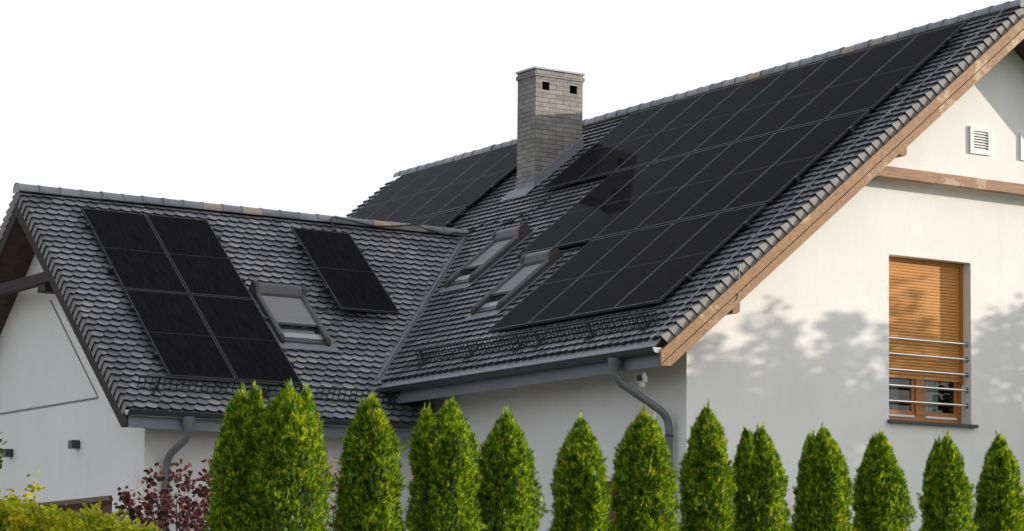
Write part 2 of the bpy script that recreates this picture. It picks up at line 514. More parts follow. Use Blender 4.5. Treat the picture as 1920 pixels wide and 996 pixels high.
# valley sheet
mb = MB()
def val_pt(y): return Vector((y + VAL, y, GZ + TA * (y + VAL)))
for (y0, y1) in ((7.14, YW + .0),):
    a, b = val_pt(y0), val_pt(y1)
    dw = Vector((-1, 0, 0)); dm = Vector((0, -1, 0))
    up = Vector((0, 0, .034))
    mb.quad(a + up, b + up, b + dw * .17 + up * 1.2, a + dw * .17 + up * 1.2)
    mb.quad(a + up, a + dm * .17 + up, b + dm * .17 + up, b + up)
    r = []
    for t in np.linspace(0, 1, 12):
        p = a.lerp(b, t); r.append(p + Vector((-.045, .0, .05)))
    mb.tube(r, .022, 6)
mb.build('valley_flashing', M['flash'], house)

# ------------------------------------------------------------------ roof decks, boards, beams
mb = MB()
def slab(mp, u0, u1, s0, s1, o0, o1):
    v = [mp(u0, s0, o1), mp(u1, s0, o1), mp(u1, s1, o1), mp(u0, s1, o1), mp(u0, s0, o0), mp(u1, s0, o0), mp(u1, s1, o0), mp(u0, s1, o0)]
    mb.hexa([tuple(p) for p in v])
slab(main_p, .035, MAIN_L - .03, .0, S_MAIN - .06, -.004, -.25)
slab(back_p, .035, MAIN_L - .03, .0, S_MAIN - .06, -.004, -.25)
mb.build('roof_deck', M['soffit'], house, recalc=True)
mb = MB()
slab(wing_p, WX0 + .035, -5.3, .0, S_WING - .06, -.004, -.25)
slab(wfar_p, WX0 + .035, -5.3, .0, S_WING - .06, -.004, -.25)
mb.build('roof_deck', M['soffit'], house, recalc=True)


def rake_board(name, mat, mp, sgn_u, u0, u1, o_top, o_bot, s0, s1, cutx, cutz, parent):
    """board in the plane u = u0..u1 following the slope, plumb- and level-cut at its foot"""
    P = [mp(u0, s0, o_top), mp(u0, s1 + .5, o_top), mp(u0, s1 + .5, o_bot), mp(u0, s0, o_bot)]
    horiz = 0 if mp in (main_p, back_p) else 1
    pl = [(p[horiz], p[2]) for p in P]
    if mp is main_p: pl = clip(pl, lambda p: p[0] - cutx); pl = clip(pl, lambda p: -p[0])
    if mp is back_p: pl = clip(pl, lambda p: cutx - p[0]); pl = clip(pl, lambda p: p[0])
    if mp is wing_p: pl = clip(pl, lambda p: p[0] - cutx); pl = clip(pl, lambda p: YW - p[0])
    if mp is wfar_p: pl = clip(pl, lambda p: cutx - p[0]); pl = clip(pl, lambda p: p[0] - YW)
    pl = clip(pl, lambda p: p[1] - cutz)
    m = MB()
    if horiz == 0: m.prism([(p[0], u0, p[1]) for p in pl], (0, u1 - u0, 0))
    else: m.prism([(u0, p[0], p[1]) for p in pl], (u1 - u0, 0, 0))
    return m.build(name, mat, parent, recalc=True)


ZB = GZ - 5.262
for mp, cx in ((main_p, -5.93), (back_p, 5.93)):
    rake_board('bargeboard', M['oak'], mp, 0, -.056, -.010, -.085, -.203, -.3, S_MAIN, cx, ZB, house)
    rake_board('bargeboard', M['oak'], mp, 0, -.044, -.006, -.218, -.315, -.3, S_MAIN, cx, ZB, house)
ZBW = GZ - 5.80
for mp, cy in ((wing_p, 6.40), (wfar_p, 2 * YW - 6.40)):
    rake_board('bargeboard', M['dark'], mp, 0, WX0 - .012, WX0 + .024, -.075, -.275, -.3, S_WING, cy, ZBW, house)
mb = MB(); mb.box((-2.72, .17, GZ - 2.545), (2.72, .31, GZ - 2.405)); mb.build('collar_beam', M['beam'], house)
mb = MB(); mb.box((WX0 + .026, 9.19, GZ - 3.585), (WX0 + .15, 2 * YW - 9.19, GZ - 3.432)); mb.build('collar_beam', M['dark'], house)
for x, z in ((-4.70, -4.50), (-2.03, -2.235), (4.70, -4.50), (2.03, -2.235)):
    mb = MB(); z += GZ
    mb.prism([(x - .09, .06, z + .12), (x + .02, .06, z + .12), (x + .02, .06, z - .0), (x - .01, .06, z - .03), (x - .09, .06, z - .03)], (0, .42, 0))
    mb.build('purlin_end', M['beam'], house, recalc=True)
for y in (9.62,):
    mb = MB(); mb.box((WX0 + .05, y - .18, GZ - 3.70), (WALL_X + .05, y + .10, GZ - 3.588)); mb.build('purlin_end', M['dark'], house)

# ------------------------------------------------------------------ walls
OFFW = .262 / CA               # walls stop inside the deck
def roof_z(x): return GZ - TA * abs(x) - OFFW + .03
WXA, WXB, WZA, WZB = -2.006, -.600, GZ - 5.700, GZ - 3.513   # upper window
REV = .205
Yw = WALL_Y
mb = MB()
def gable_strip(x0, x1, z0, top=None):
    """front wall strip from z0 to the roof (or to top)"""
    if top is not None:
        mb.quad((x0, Yw, z0), (x1, Yw, z0), (x1, Yw, top), (x0, Yw, top))
    else:
        mb.quad((x0, Yw, z0), (x1, Yw, z0), (x1, Yw, roof_z(x1)), (x0, Yw, roof_z(x0)))
gable_strip(EAVE_X, WXA, 0); gable_strip(WXA, WXB, WZB); gable_strip(WXB, 0, 0); gable_strip(0, .2, 0)
gable_strip(.2, 1.25, GZ - 6.62); gable_strip(1.25, -EAVE_X, 0)
gable_strip(WXA, WXB, 0, WZA)
# reveal of the window and of the door
for (xa, xb, za, zb) in ((WXA, WXB, WZA, WZB), (.2, 1.25, 0, GZ - 6.62)):
    ya, yb = Yw, Yw + REV
    mb.quad((xa, ya, za), (xa, ya, zb), (xa, yb, zb), (xa, yb, za)); mb.quad((xb, ya, za), (xb, yb, za), (xb, yb, zb), (xb, ya, zb))
    mb.quad((xa, ya, zb), (xb, ya, zb), (xb, yb, zb), (xa, yb, zb)); mb.quad((xa, ya, za), (xa, yb, za), (xb, yb, za), (xb, ya, za))
mb.build('wall', M['plaster'], house)
# eave wall with its ground-floor window opening
EWA, EWB, EWT = 1.95, 2.75, GZ - 6.533
ZT = roof_z(5.21)
mb = MB(); X = EAVE_X
def ew(y0, y1, z0, z1): mb.quad((X, y0, z0), (X, y0, z1), (X, y1, z1), (X, y1, z0))
ew(Yw, EWA, 0, ZT); ew(EWB, EAVE_Y + 4, 0, ZT); ew(EWA, EWB, EWT, ZT); ew(EWA, EWB, 0, EWT - 1.4)
for y in (EWA, EWB): mb.quad((X, y, EWT - 1.4), (X, y, EWT), (X + .15, y, EWT), (X + .15, y, EWT - 1.4))
mb.quad((X, EWA, EWT), (X, EWB, EWT), (X + .15, EWB, EWT), (X + .15, EWA, EWT))
mb.build('wall', M['plaster'], house)
mb = MB(); mb.quad((5.21, Yw, 0), (5.21, 17.3, 0), (5.21, 17.3, ZT), (5.21, Yw, ZT))
mb.poly([(-5.21, 17.3, 0), (-5.21, 17.3, roof_z(5.21)), (0, 17.3, roof_z(0)), (5.21, 17.3, roof_z(5.21)), (5.21, 17.3, 0)])
mb.quad((X, 13.9, 0), (X, 17.3, 0), (X, 17.3, ZT), (X, 13.9, ZT))
mb.build('wall', M['plaster'], house)
# wing gable with the garage opening
def wroof(y): return ZW - TA * abs(y - YW) - OFFW + .03
GYA, GYB, GZT = 7.985, 12.9, GZ - 6.603
mb = MB(); X = WALL_X; YB = 2 * YW - EAVE_Y
def wg(y0, y1, z0): mb.quad((X, y0, z0), (X, y0, wroof(y0)), (X, y1, wroof(y1)), (X, y1, z0))
wg(EAVE_Y, GYA, 0); wg(GYA, YW, GZT); wg(YW, GYB, GZT); wg(GYB, YB, 0)
D = .55
for y in (GYA, GYB): mb.quad((X, y, 0), (X + D, y, 0), (X + D, y, GZT), (X, y, GZT))
mb.quad((X, GYA, GZT), (X, GYB, GZT), (X + D, GYB, GZT), (X + D, GYA, GZT))
mb.build('wall', M['plaster'], house)
mb = MB(); mb.quad((X, EAVE_Y, 0), (EAVE_X, EAVE_Y, 0), (EAVE_X, EAVE_Y, wroof(EAVE_Y)), (X, EAVE_Y, wroof(EAVE_Y)))
mb.build('wall', M['plaster'], house)
mb = MB()
mb.quad((X, YB, 0), (EAVE_X, YB, 0), (EAVE_X, YB, wroof(EAVE_Y)), (X, YB, wroof(EAVE_Y)))
mb.build('wall', M['plaster'], house)
mb = MB(); mb.quad((X + D - .01, GYA - .1, 0), (X + D - .01, GYB + .1, 0), (X + D - .01, GYB + .1, GZT + .1), (X + D - .01, GYA - .1, GZT + .1))
for k in range(16): mb.box((X + D - .03, GYA, .1 + k * .15), (X + D - .012, GYB, .23 + k * .15))
mb.build('garage_door', M['brickred'], house)
# shadow joint in the plaster of the wing gable
mb = MB()
jw = .012
mb.prism([(X - .012, 10.334, GZ - 3.704), (X - .012, 10.334 + jw * 2, GZ - 3.715), (X - .012, 8.534 + jw * 2, GZ - 5.227), (X - .012, 8.534, GZ - 5.227)], (.014, 0, 0))
mb.prism([(X - .012, 8.534, GZ - 5.227), (X - .012, 12.32, GZ - 5.209), (X - .012, 12.32, GZ - 5.233), (X - .012, 8.534, GZ - 5.252)], (.014, 0, 0))
mb.build('plaster_joint', simple('plaster_joint', (.22, .22, .21), .9), house, recalc=True)

# fascia, soffit closing and gutters
mb = MB(); mb.box((-5.865, .036, ZB + .004), (-5.835, 7.35, GZ - 5.085)); mb.build('fascia', M['fascia'], house)
mb = MB(); mb.box((WX0 + .026, 6.405, ZBW), (EAVE_X - .003, 6.435, GZ - 5.63)); mb.build('fascia', M['fascia'], house)


def gutter(mp_axis, c, a, b, r, lip_dir):
    """half-round gutter along one axis, open on top"""
    g = MB(); A = [radians(180 + 180 * k / 12) for k in range(13)]
    def pt(t, q, rr):
        h, v = cos(q) * rr, sin(q) * rr
        return (c[0] + h, t, c[1] + v) if mp_axis == 'y' else (t, c[0] + h, c[1] + v)
    out = [[pt(t, q, r) for q in A] for t in (a, b)]; inn = [[pt(t, q, r - .006) for q in A] for t in (a, b)]
    m = len(A)
    for R in (out, inn):
        g.add(R[0] + R[1], [(k, k + 1, m + k + 1, m + k) for k in range(m - 1)], 0, True)
    lipq = pi if lip_dir < 0 else 0
    p = pt(a, lipq, r + .004), pt(b, lipq, r + .004)
    g.tube([Vector(p[0]), Vector(p[1])], .0085, 6)
    t = a + .9
    while t < b - .1:                                  # joints
        J = [[pt(tt, q, r + .0035) for q in A] for tt in (t - .02, t + .02)]
        g.add(J[0] + J[1], [(k, k + 1, m + k + 1, m + k) for k in range(m - 1)], 0, True)
        t += 1.55
    o = g.build('gutter', M['zinc'], house)
    for t in (a, b):
        e = MB(); e.poly([pt(t, q, r + .002) for q in A]); d = .012 if t == a else -.012
        e.poly([pt(t + d, q, r + .002) for q in A]); e.build('end_cap', M['lightmetal'], o)
    return o


g1 = gutter('y', (-5.968, GZ - 5.045), -.035, 7.30, .067, -1)
g2 = gutter('x', (6.342, GZ - 5.578), WX0 - .03, EAVE_X - .01, .068, -1)
mb = MB()
mb.quad(main_p(.02, S_MAIN - .12, .004), main_p(7.2, S_MAIN - .12, .004), main_p(7.2, S_MAIN + .09, -.012), main_p(.02, S_MAIN + .09, -.012))
mb.quad(main_p(.02, S_MAIN + .09, -.012), main_p(7.2, S_MAIN + .09, -.012), main_p(7.2, S_MAIN + .09, -.030), main_p(.02, S_MAIN + .09, -.030))
mb.build('drip_edge', M['drip'], house)
mb = MB()
mb.quad(wing_p(WX0 + .02, S_WING - .12, .004), wing_p(EAVE_X - .02, S_WING - .12, .004), wing_p(EAVE_X - .02, S_WING + .075, -.012), wing_p(WX0 + .02, S_WING + .075, -.012))
mb.quad(wing_p(WX0 + .02, S_WING + .075, -.012), wing_p(EAVE_X - .02, S_WING + .075, -.012), wing_p(EAVE_X - .02, S_WING + .075, -.030), wing_p(WX0 + .02, S_WING + .075, -.030))
mb.build('drip_edge', M['drip'], house)


def downpipe(path, top, clips):
    d = MB(); d.tube(fillet(path, .17), .05, 14)
    t = Vector(top)
    d.tube([t, t + Vector((0, 0, -.07)), t + Vector((0, 0, -.17)), t + Vector((0, 0, -.20))], [.088, .085, .055, .054], 16)
    o = d.build('downpipe', M['pipe'], house)
    for c in clips:
        e = MB(); c = Vector(c); e.tube([c, c + Vector((0, 0, .03))], .057, 14)
        e.build('pipe_clip', M['zinc'], o)


downpipe([(-5.968, .915, GZ - 5.12), (-5.968, .905, GZ - 5.36), (-5.30, .70, GZ - 5.80), (-5.30, .695, 0.02)], (-5.968, .915, GZ - 5.10), [(-5.30, .695, GZ - 6.06), (-5.30, .695, GZ - 7.6)])
downpipe([(-9.135, 6.342, GZ - 5.66), (-9.135, 6.342, GZ - 5.90), (-9.19, 6.88, GZ - 6.14), (-9.19, 6.88, 0.02)], (-9.135, 6.342, GZ - 5.63), [(-9.19, 6.88, GZ - 6.62), (-9.19, 6.88, GZ - 8)])


# snow guards: a low grid fence on brackets
def snow_guard(mp, u0, u1, s_top, o_top, s_bot, o_bot, step=.088):
    g = MB()
    def P(u, t): return mp(u, s_bot + (s_top - s_bot) * t, o_bot + (o_top - o_bot) * t)
    for t, r in ((0, .014), (.5, .007), (1, .016)): g.tube([P(u0, t), P(u1, t)], r, 6)
    n = int((u1 - u0) / step)
    for i in range(n + 1):
        u = u0 + .02 + (u1 - u0 - .04) * i / n
        g.tube([P(u, 0), P(u, 1)], .0078, 4, smooth=False)
    o = g.build('snow_guard', M['black'], house)
    k = max(1, round((u1 - u0) / .93))
    for i in range(k):
        u = u0 + .3 + (u1 - u0 - .45) * i / max(1, k - 1)
        b = MB()
        b.tube([P(u, 1.02), P(u, 0), mp(u, s_bot + .12, .035)], .013, 6)
        b.tube([P(u - .07, .1), mp(u - .1, s_bot + .15, .05)], .009, 5)
        b.tube([mp(u - .1, s_bot + .15, .05), mp(u, s_bot - .05, .06)], .009, 5)
        b.tube([mp(u, s_bot - .15, .05), mp(u, s_bot + .15, .05)], .010, 5)
        b.build('bracket', M['black'], o)


snow_guard(main_p, .36, 3.34, 7.31, .21, 7.36, .045)
snow_guard(main_p, 3.40, 6.42, 7.30, .21, 7.36, .045)
snow_guard(wing_p, -9.72, -7.70, 4.80, .21, 4.83, .045)
snow_guard(wing_p, -7.66, -5.80, 4.81, .21, 4.84, .045)


# ------------------------------------------------------------------ roof windows
def basis(o, u, v, w):
    m = Matrix((u, v, w)).transposed().to_4x4(); m.translation = Vector(o); return m
BM = lambda y, s, off=0: basis(main_p(y, s, off), Vector((0, 1, 0)), Vector((-CA, 0, -SA)), Vector((-SA, 0, CA)))
BW = lambda x, s, off=0: basis(wing_p(x, s, off), Vector((-1, 0, 0)), Vector((0, -CA, -SA)), Vector((0, -SA, CA)))


def roof_window(mat, W=.78, H=1.29, open_to=.84):
    root = part_empty('roof_window', house)
    root.matrix_basis = Matrix.Translation(-Vector(house['_off'])) @ mat
    f = MB(); t = .055; h = .095
    f.box((0, 0, 0), (t, H, h)); f.box((W - t, 0, 0), (W, H, h)); f.box((t, 0, 0), (W - t, .1, h)); f.box((t, H - .055, 0), (W - t, H, h * .8))
    f.box((t + .002, H - .12, .02), (W - t - .002, H - .057, .062))
    f.build('frame', M['wframe'], root)
    for x in (.012, W - .012):
        r = MB(); c = x + (.018 if x < .1 else -.018)
        r.tube([(c, .12, .125), (c, H - .06, .118)], .036, 10)
        r.build('side_rail', M['wgrey'], root)
        e = MB(); e.tube([(c, H - .075, .112), (c, H - .04, .108), (c, H + .005, .085), (c, H + .02, .05)], [.041, .041, .036, .024], 10); e.build('end_cap', M['brown'], root)
    # roller box with a rounded cover
    prof = [(-.02, .03), (-.02, .15)] + [(.07 - .09 * cos(q), .15 + .075 * sin(q)) for q in [radians(20 + 20 * k) for k in range(6)]] + [(.185, .145), (.20, .11), (.20, .03)]
    b = MB(); b.prism([(.04, v, w) for v, w in prof], (W - .08, 0, 0)); b.build('shutter_box', M['wgrey'], root, recalc=True)
    for x in (-.012, W - .042):
        e = MB(); e.prism([(x, v - .004 if v < .1 else v + .012, w + .010) for v, w in prof], (.054, 0, 0)); e.build('box_end', M['brown'], root, recalc=True)
    s = MB(); st = .036; n = int((open_to - .2) / st)
    vv = [.2 + k * st for k in range(n + 1)]
    for a in vv:
        pr = [(a + st * q, .102 + .009 * sin(pi * q)) for q in (.0, .15, .5, .85, 1.)]
        for (p, q) in zip(pr, pr[1:]): s.add([(.06, p[0], p[1]), (W - .06, p[0], p[1]), (W - .06, q[0], q[1]), (.06, q[0], q[1])], [(0, 1, 2, 3)])
    e = vv[-1] + st
    s.box((.06, e, .075), (W - .06, e + .035, .115))
    s.build('shutter', M['shut'], root)
    c = MB(); c.box((t + .004, H - .24, .05), (W - t - .004, H - .122, .066)); c.build('glare_bar', M['glass_glare'], root)  # pale bar standing in for sky reflected in the lower glass
    g = MB(); g.quad((t, e - .3, .058), (W - t, e - .3, .058), (W - t, H - .118, .058), (t, H - .118, .058)); g.build('glass', simple('roof_window_glass', (.02, .022, .025), .03, ior=2.1), root)
    a = MB(); a.quad((-.09, H - .02, .056), (W + .09, H - .02, .056), (W + .09, H + .17, .062), (-.09, H + .17, .062))
    for x0, x1 in ((-.09, -.002), (W + .002, W + .09)): a.quad((x0, -.1, .05), (x1, -.1, .05), (x1, H, .056), (x0, H, .056))
    a.build('flashing', M['flash'], root)


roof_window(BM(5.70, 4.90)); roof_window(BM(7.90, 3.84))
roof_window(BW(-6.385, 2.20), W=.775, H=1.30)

# ------------------------------------------------------------------ gable window, vents, door, eave window
win = part_empty('window', house)
Yf = Yw + REV
mb = MB(); z0, z1 = WZA + .02, WZB
for a, b in ((WXA, WXA + .07), (WXB - .055, WXB - .002)): mb.box((a, Yf, z0), (b, Yf + .06, z1))
mb.box((WXA + .07, Yf, z0), (WXB - .055, Yf + .06, z0 + .09)); mb.box((-1.395, Yf - .012, z0 + .09), (-1.25, Yf + .06, z1 - .1)); mb.box((WXA + .07, Yf, z1 - .1), (WXB - .055, Yf + .06, z1))
for a, b in ((WXA + .07, -1.395), (-1.25, WXB - .055)):          # casements
    mb.box((a, Yf + .012, z0 + .09), (a + .045, Yf + .05, z1 - .1)); mb.box((b - .06, Yf + .012, z0 + .09), (b, Yf + .05, z1 - .1))
    mb.box((a + .045, Yf + .012, z0 + .09), (b - .06, Yf + .05, z0 + .14))
mb.build('frame', M['orangewood'], win)
mb = MB()
for a, b in ((WXA + .06, -1.42), (-1.23, WXB - .09)): mb.box((a, Yf - .014, z0 + .055), (b, Yf - .002, z0 + .082))
mb.build('weather_bar', M['white'], win)
mb = MB()
for a, b in ((WXA + .115, -1.455), (-1.205, WXB - .115)): mb.quad((a, Yf + .03, z0 + .14), (b, Yf + .03, z0 + .14), (b, Yf + .03, z1 - .1), (a, Yf + .03, z1 - .1))
mb.build('glass', M['pane'], win)
mb = MB()
for a, b in ((WXA + .3, -1.56), (-1.2, -.86)):
    n = 26
    for k in range(n):
        xa, xb = a + (b - a) * k / n, a + (b - a) * (k + 1) / n
        ya, yb = Yf + .16 + .025 * sin(k * 1.3), Yf + .16 + .025 * sin((k + 1) * 1.3)
        mb.quad((xa, ya, z0), (xb, yb, z0), (xb, yb, z1), (xa, ya, z1))
mb.build('curtain', M['curtain'], win)
mb = MB(); mb.quad((WXA - .5, Yf + 1.3, z0 - .3), (WXB + .5, Yf + 1.3, z0 - .3), (WXB + .5, Yf + 1.3, z1), (WXA - .5, Yf + 1.3, z1)); mb.build('interior', M['dim'], win)
ys = Yf - .018; zb = GZ - 5.115; sl = MB(); h = .0405
k = 0; z = zb + .045
sl.box((WXA, ys - .006, zb), (WXB - .05, ys + .012, zb + .045))
while z < WZB - .01:
    pr = [(z, 0), (z + h * .1, -.008), (z + h * .5, -.012), (z + h * .9, -.008), (z + h, 0)]
    for p, q in zip(pr, pr[1:]): sl.quad((WXA, ys + p[1], p[0]), (WXB - .05, ys + p[1], p[0]), (WXB - .05, ys + q[1], q[0]), (WXA, ys + q[1], q[0]))
    z += h
sl.build('shutter', M['orange'], win)
mb = MB(); mb.box((WXB - .05, ys - .03, zb - .02), (WXB - .003, Yf - .002, WZB - .002)); mb.box((WXA, ys - .03, WZB - .035), (WXB - .05, ys - .014, WZB - .002)); mb.build('shutter_guide', M['orangewood'], win)
mb = MB(); mb.box((WXA - .03, Yw - .075, GZ - 5.738), (WXB + .065, Yf, GZ - 5.698)); mb.build('sill', M['slate'], win)
for z in (-4.607, -4.813, -5.019, -5.230, -5.435):
    r = MB(); y = Yw + .075
    r.tube([(WXA + .002, y, GZ + z), (WXB - .002, y, GZ + z)], .0175, 12)
    r.tube([(WXB - .012, y, GZ + z), (WXB - .002, y, GZ + z)], .036, 14); r.tube([(WXA + .002, y, GZ + z), (WXA + .012, y, GZ + z)], .036, 14)
    r.build('rail', M['steel'], win)

for x0 in (-.616, .285):
    v = part_empty('vent', house); x1 = x0 + .376; z0, z1 = GZ - 2.018, GZ - 1.646; t = .058; y0, y1 = Yw - .03, Yw - .001
    m = MB()
    m.box((x0, y0, z0), (x0 + t, y1, z1)); m.box((x1 - t, y0, z0), (x1, y1, z1)); m.box((x0 + t, y0, z0), (x1 - t, y1, z0 + t)); m.box((x0 + t, y0, z1 - t), (x1 - t, y1, z1))
    m.build('frame', M['white'], v)
    m = MB(); n = 7; hh = (z1 - z0 - 2 * t) / n
    for k in range(n):
        z = z0 + t + k * hh
        m.quad((x0 + t, y0 + .004, z), (x1 - t, y0 + .004, z), (x1 - t, y1, z + hh * .9), (x0 + t, y1, z + hh * .9))
        m.quad((x0 + t, y0 + .004, z), (x1 - t, y0 + .004, z), (x1 - t, y0 + .004, z + .006), (x0 + t, y0 + .004, z + .006))
    m.build('louvre', M['white'], v)
    m = MB(); m.quad((x0 + t, y1 - .002, z0 + t), (x1 - t, y1 - .002, z0 + t), (x1 - t, y1 - .002, z1 - t), (x0 + t, y1 - .002, z1 - t)); m.build('backing', M['dark_lining'], v)

mb = MB(); mb.box((.2, Yf - .02, 0), (1.25, Yf + .04, GZ - 6.66))
for k in range(30): mb.box((.24, Yf - .032, .1 + k * .075), (1.21, Yf - .018, .165 + k * .075))
mb.build('door', M['brickred'], house)
mb = MB(); xx = EAVE_X + .11
for k in range(26):
    z = EWT - .09 - k * .05
    mb.box((xx, EWA, z - .023), (xx + .02, EWB, z + .02))
mb.box((EAVE_X + .06, EWA, EWT - .06), (EAVE_X + .14, EWB, EWT))
mb.build('roller_shutter', M['brickred'], house)

# ------------------------------------------------------------------ chimney
ch = part_empty('chimney', house)
CX0, CX1, CY0, CY1 = -1.615, -.722, 10.05, 10.607
ZC = GZ + .500
holes = [(-1.489, -1.355), (-.969, -.832)]; HZ0, HZ1 = GZ + .285, GZ + .417
def uvbox(name, mat, boxes, parent, quads=()):
    m = MB()
    for lo, hi in boxes: m.box(lo, hi)
    for q in quads: m.quad(*q)
    o = m.build(name, mat, parent)
    me = o.data; uv = me.uv_layers.new(name='UVMap')
    for p in me.polygons:
        n = p.normal
        for li in p.loop_indices:
            c = me.vertices[me.loops[li].vertex_index].co
            if abs(n.y) > .5: t = (c.x - CX0, c.z - GZ - .0085)
            elif abs(n.x) > .5: t = (c.y - CY0 + .13, c.z - GZ - .0085)
            else: t = (c.x, c.y)
            uv.data[li].uv = t
    return o
q = []; zb0 = GZ - 2.2
xs = [CX0, holes[0][0], holes[0][1], holes[1][0], holes[1][1], CX1]
def fq(x0, x1, z0, z1): q.append(((x0, CY0, z0), (x1, CY0, z0), (x1, CY0, z1), (x0, CY0, z1)))
fq(CX0, CX1, zb0, HZ0); fq(CX0, CX1, HZ1, ZC)
for a, b in ((xs[0], xs[1]), (xs[2], xs[3]), (xs[4], xs[5])): fq(a, b, HZ0, HZ1)
q.append(((CX0, CY1, zb0), (CX0, CY0, zb0), (CX0, CY0, ZC), (CX0, CY1, ZC)))
q.append(((CX1, CY0, zb0), (CX1, CY1, zb0), (CX1, CY1, ZC), (CX1, CY0, ZC)))
q.append(((CX1, CY1, zb0), (CX0, CY1, zb0), (CX0, CY1, ZC), (CX1, CY1, ZC)))
uvbox('brick_shaft', M['brick'], [], ch, q)
uvbox('brick_band', M['brick'], [((CX0 - .022, CY0 - .022, ZC), (CX1 + .022, CY1 + .022, ZC + .068)), ((CX0 - .004, CY0 - .004, ZC + .069), (CX1 + .004, CY1 + .004, ZC + .112))], ch)
mb = MB(); mb.box((CX0 - .028, CY0 - .028, ZC + .113), (CX1 + .028, CY1 + .028, ZC + .142)); mb.build('cap', M['capmetal'], ch)
for a, b in holes:
    m = MB(); d = .3
    m.quad((a, CY0 + d, HZ0), (b, CY0 + d, HZ0), (b, CY0 + d, HZ1), (a, CY0 + d, HZ1))
    m.quad((a, CY0, HZ0), (b, CY0, HZ0), (b, CY0 + d, HZ0), (a, CY0 + d, HZ0)); m.quad((a, CY0, HZ1), (a, CY0 + d, HZ1), (b, CY0 + d, HZ1), (b, CY0, HZ1))
    m.quad((a, CY0, HZ0), (a, CY0 + d, HZ0), (a, CY0 + d, HZ1), (a, CY0, HZ1)); m.quad((b, CY0, HZ0), (b, CY0, HZ1), (b, CY0 + d, HZ1), (b, CY0 + d, HZ0))
    m.build('flue_opening', M['dark_lining'], ch)
# flashing: upstands on the three visible sides and an apron below
m = MB()
def rz(x): return GZ + TA * x
e = .012
x0, x1 = CX0 - e, CX1 + e
for yy, d in ((CY0 - e, -1), (CY1 + e, 1)):
    m.quad((x0, yy, rz(x0) + .03), (x1, yy, rz(x1) + .03), (x1, yy, rz(x1) + .20), (x0, yy, rz(x0) + .20))
    m.quad((x0, yy - d * .004, rz(x0) + .20), (x1, yy - d * .004, rz(x1) + .20), (x1, yy - d * .012, rz(x1) + .207), (x0, yy - d * .012, rz(x0) + .207))
    m.hexa([(x0, yy, rz(x0) + .17), (x1, yy, rz(x1) + .17), (x1, yy + d * .012, rz(x1) + .17), (x0, yy + d * .012, rz(x0) + .17),
            (x0, yy, rz(x0) + .20), (x1, yy, rz(x1) + .20), (x1, yy + d * .012, rz(x1) + .20), (x0, yy + d * .012, rz(x0) + .20)])
    m.quad((x0, yy, rz(x0) + .075), (x1, yy, rz(x1) + .075), (x1, yy + d * .14, rz(x1) + .062), (x0, yy + d * .14, rz(x0) + .062))
m.quad((x0, CY0 - e, rz(x0) - .02), (x0, CY1 + e, rz(x0) - .02), (x0, CY1 + e, rz(x0) + .20), (x0, CY0 - e, rz(x0) + .20))
m.box((x0 - .012, CY0 - e, rz(x0) + .17), (x0, CY1 + e, rz(x0) + .20))
sa = -x0 / CA
m.quad(main_p(CY0 - .14, sa - .02, .075), main_p(CY1 + .14, sa - .02, .075), main_p(CY1 + .14, sa + .26, .055), main_p(CY0 - .14, sa + .26, .055))
m.build('flashing', M['flash'], ch)

# ------------------------------------------------------------------ solar panels
def panel_meshes(W, H):
    g = .010                                            # half the gap between neighbours
    f = MB(); t = .0165; d = .035
    x0, x1, y0, y1 = g, W - g, 0, H
    f.box((x0, y0, -d), (x0 + t, y1, 0)); f.box((x1 - t, y0, -d), (x1, y1, 0)); f.box((x0 + t, y0, -d), (x1 - t, y0 + t, 0)); f.box((x0 + t, y1 - t, -d), (x1 - t, y1, 0))
    for x in (W * .0 + g, W - g):                       # clamps at the long sides
        pass
    c = MB(); mid = H / 2; sm = .008; z = -.003
    a0, a1, b0, b1 = x0 + t, x1 - t, y0 + t, y1 - t
    c.quad((a0, b0, z), (a1, b0, z), (a1, mid - sm, z), (a0, mid - sm, z)); c.quad((a0, mid + sm, z), (a1, mid + sm, z), (a1, b1, z), (a0, b1, z))
    c.quad((a0, mid - sm, z), (a1, mid - sm, z), (a1, mid + sm, z), (a0, mid + sm, z), 1)
    k = MB()
    k.quad((a0, b0, -.012), (a0, b1, -.012), (a1, b1, -.012), (a1, b0, -.012))
    k.box((W / 2 - .12, mid - .04, -.03), (W / 2 + .12, mid + .04, -.0125))
    return f, c, k


class Panel:
    def __init__(self, W, H): self.ms = panel_meshes(W, H); self.W = W; self.H = H; self.first = None; self.parts = None
    def place(self, mat, label, group):
        if self.first is None:
            r = empty('solar_module'); self.first = r
            self.parts = [self.ms[0].build('frame', M['frame'], r), self.ms[1].build('cell_glass', [M['cell'], M['seam']], r), self.ms[2].build('back_sheet', M['black'], r)]
        else:
            r = self.first.copy(); COL.objects.link(r)
            for p in self.parts:
                c = p.copy(); COL.objects.link(c); c.parent = r
        r.matrix_basis = mat
        tag(r, label, 'solar panel', group)
        return r


def rail(mp, u0, u1, s, o, label):
    m = MB(); v = []
    for oo in (o - .03, o):
        v += [mp(u0, s - .02, oo), mp(u1, s - .02, oo), mp(u1, s + .02, oo), mp(u0, s + .02, oo)]
    m.hexa([tuple(p) for p in v])
    for uu, d in ((u0, 1), (u1, -1)):                   # end clamp gripping the frame
        v = []
        for oo in (o, o + .04): v += [mp(uu + d * .012, s - .025, oo), mp(uu + d * .052, s - .025, oo), mp(uu + d * .052, s + .025, oo), mp(uu + d * .012, s + .025, oo)]
        m.hexa([tuple(p) for p in v])
    k = int((u1 - u0) / 1.1)
    for i in range(k + 1):                              # roof hooks
        u = u0 + .12 + (u1 - u0 - .24) * i / max(k, 1)
        m.tube([mp(u, s + .02, o - .03), mp(u, s + .06, .052), mp(u, s - .02, .05)], .011, 5)
    tag(m.build('mounting_rail', M['rail'], None, recalc=True), label, 'mounting rail', 'rails under the solar panels')


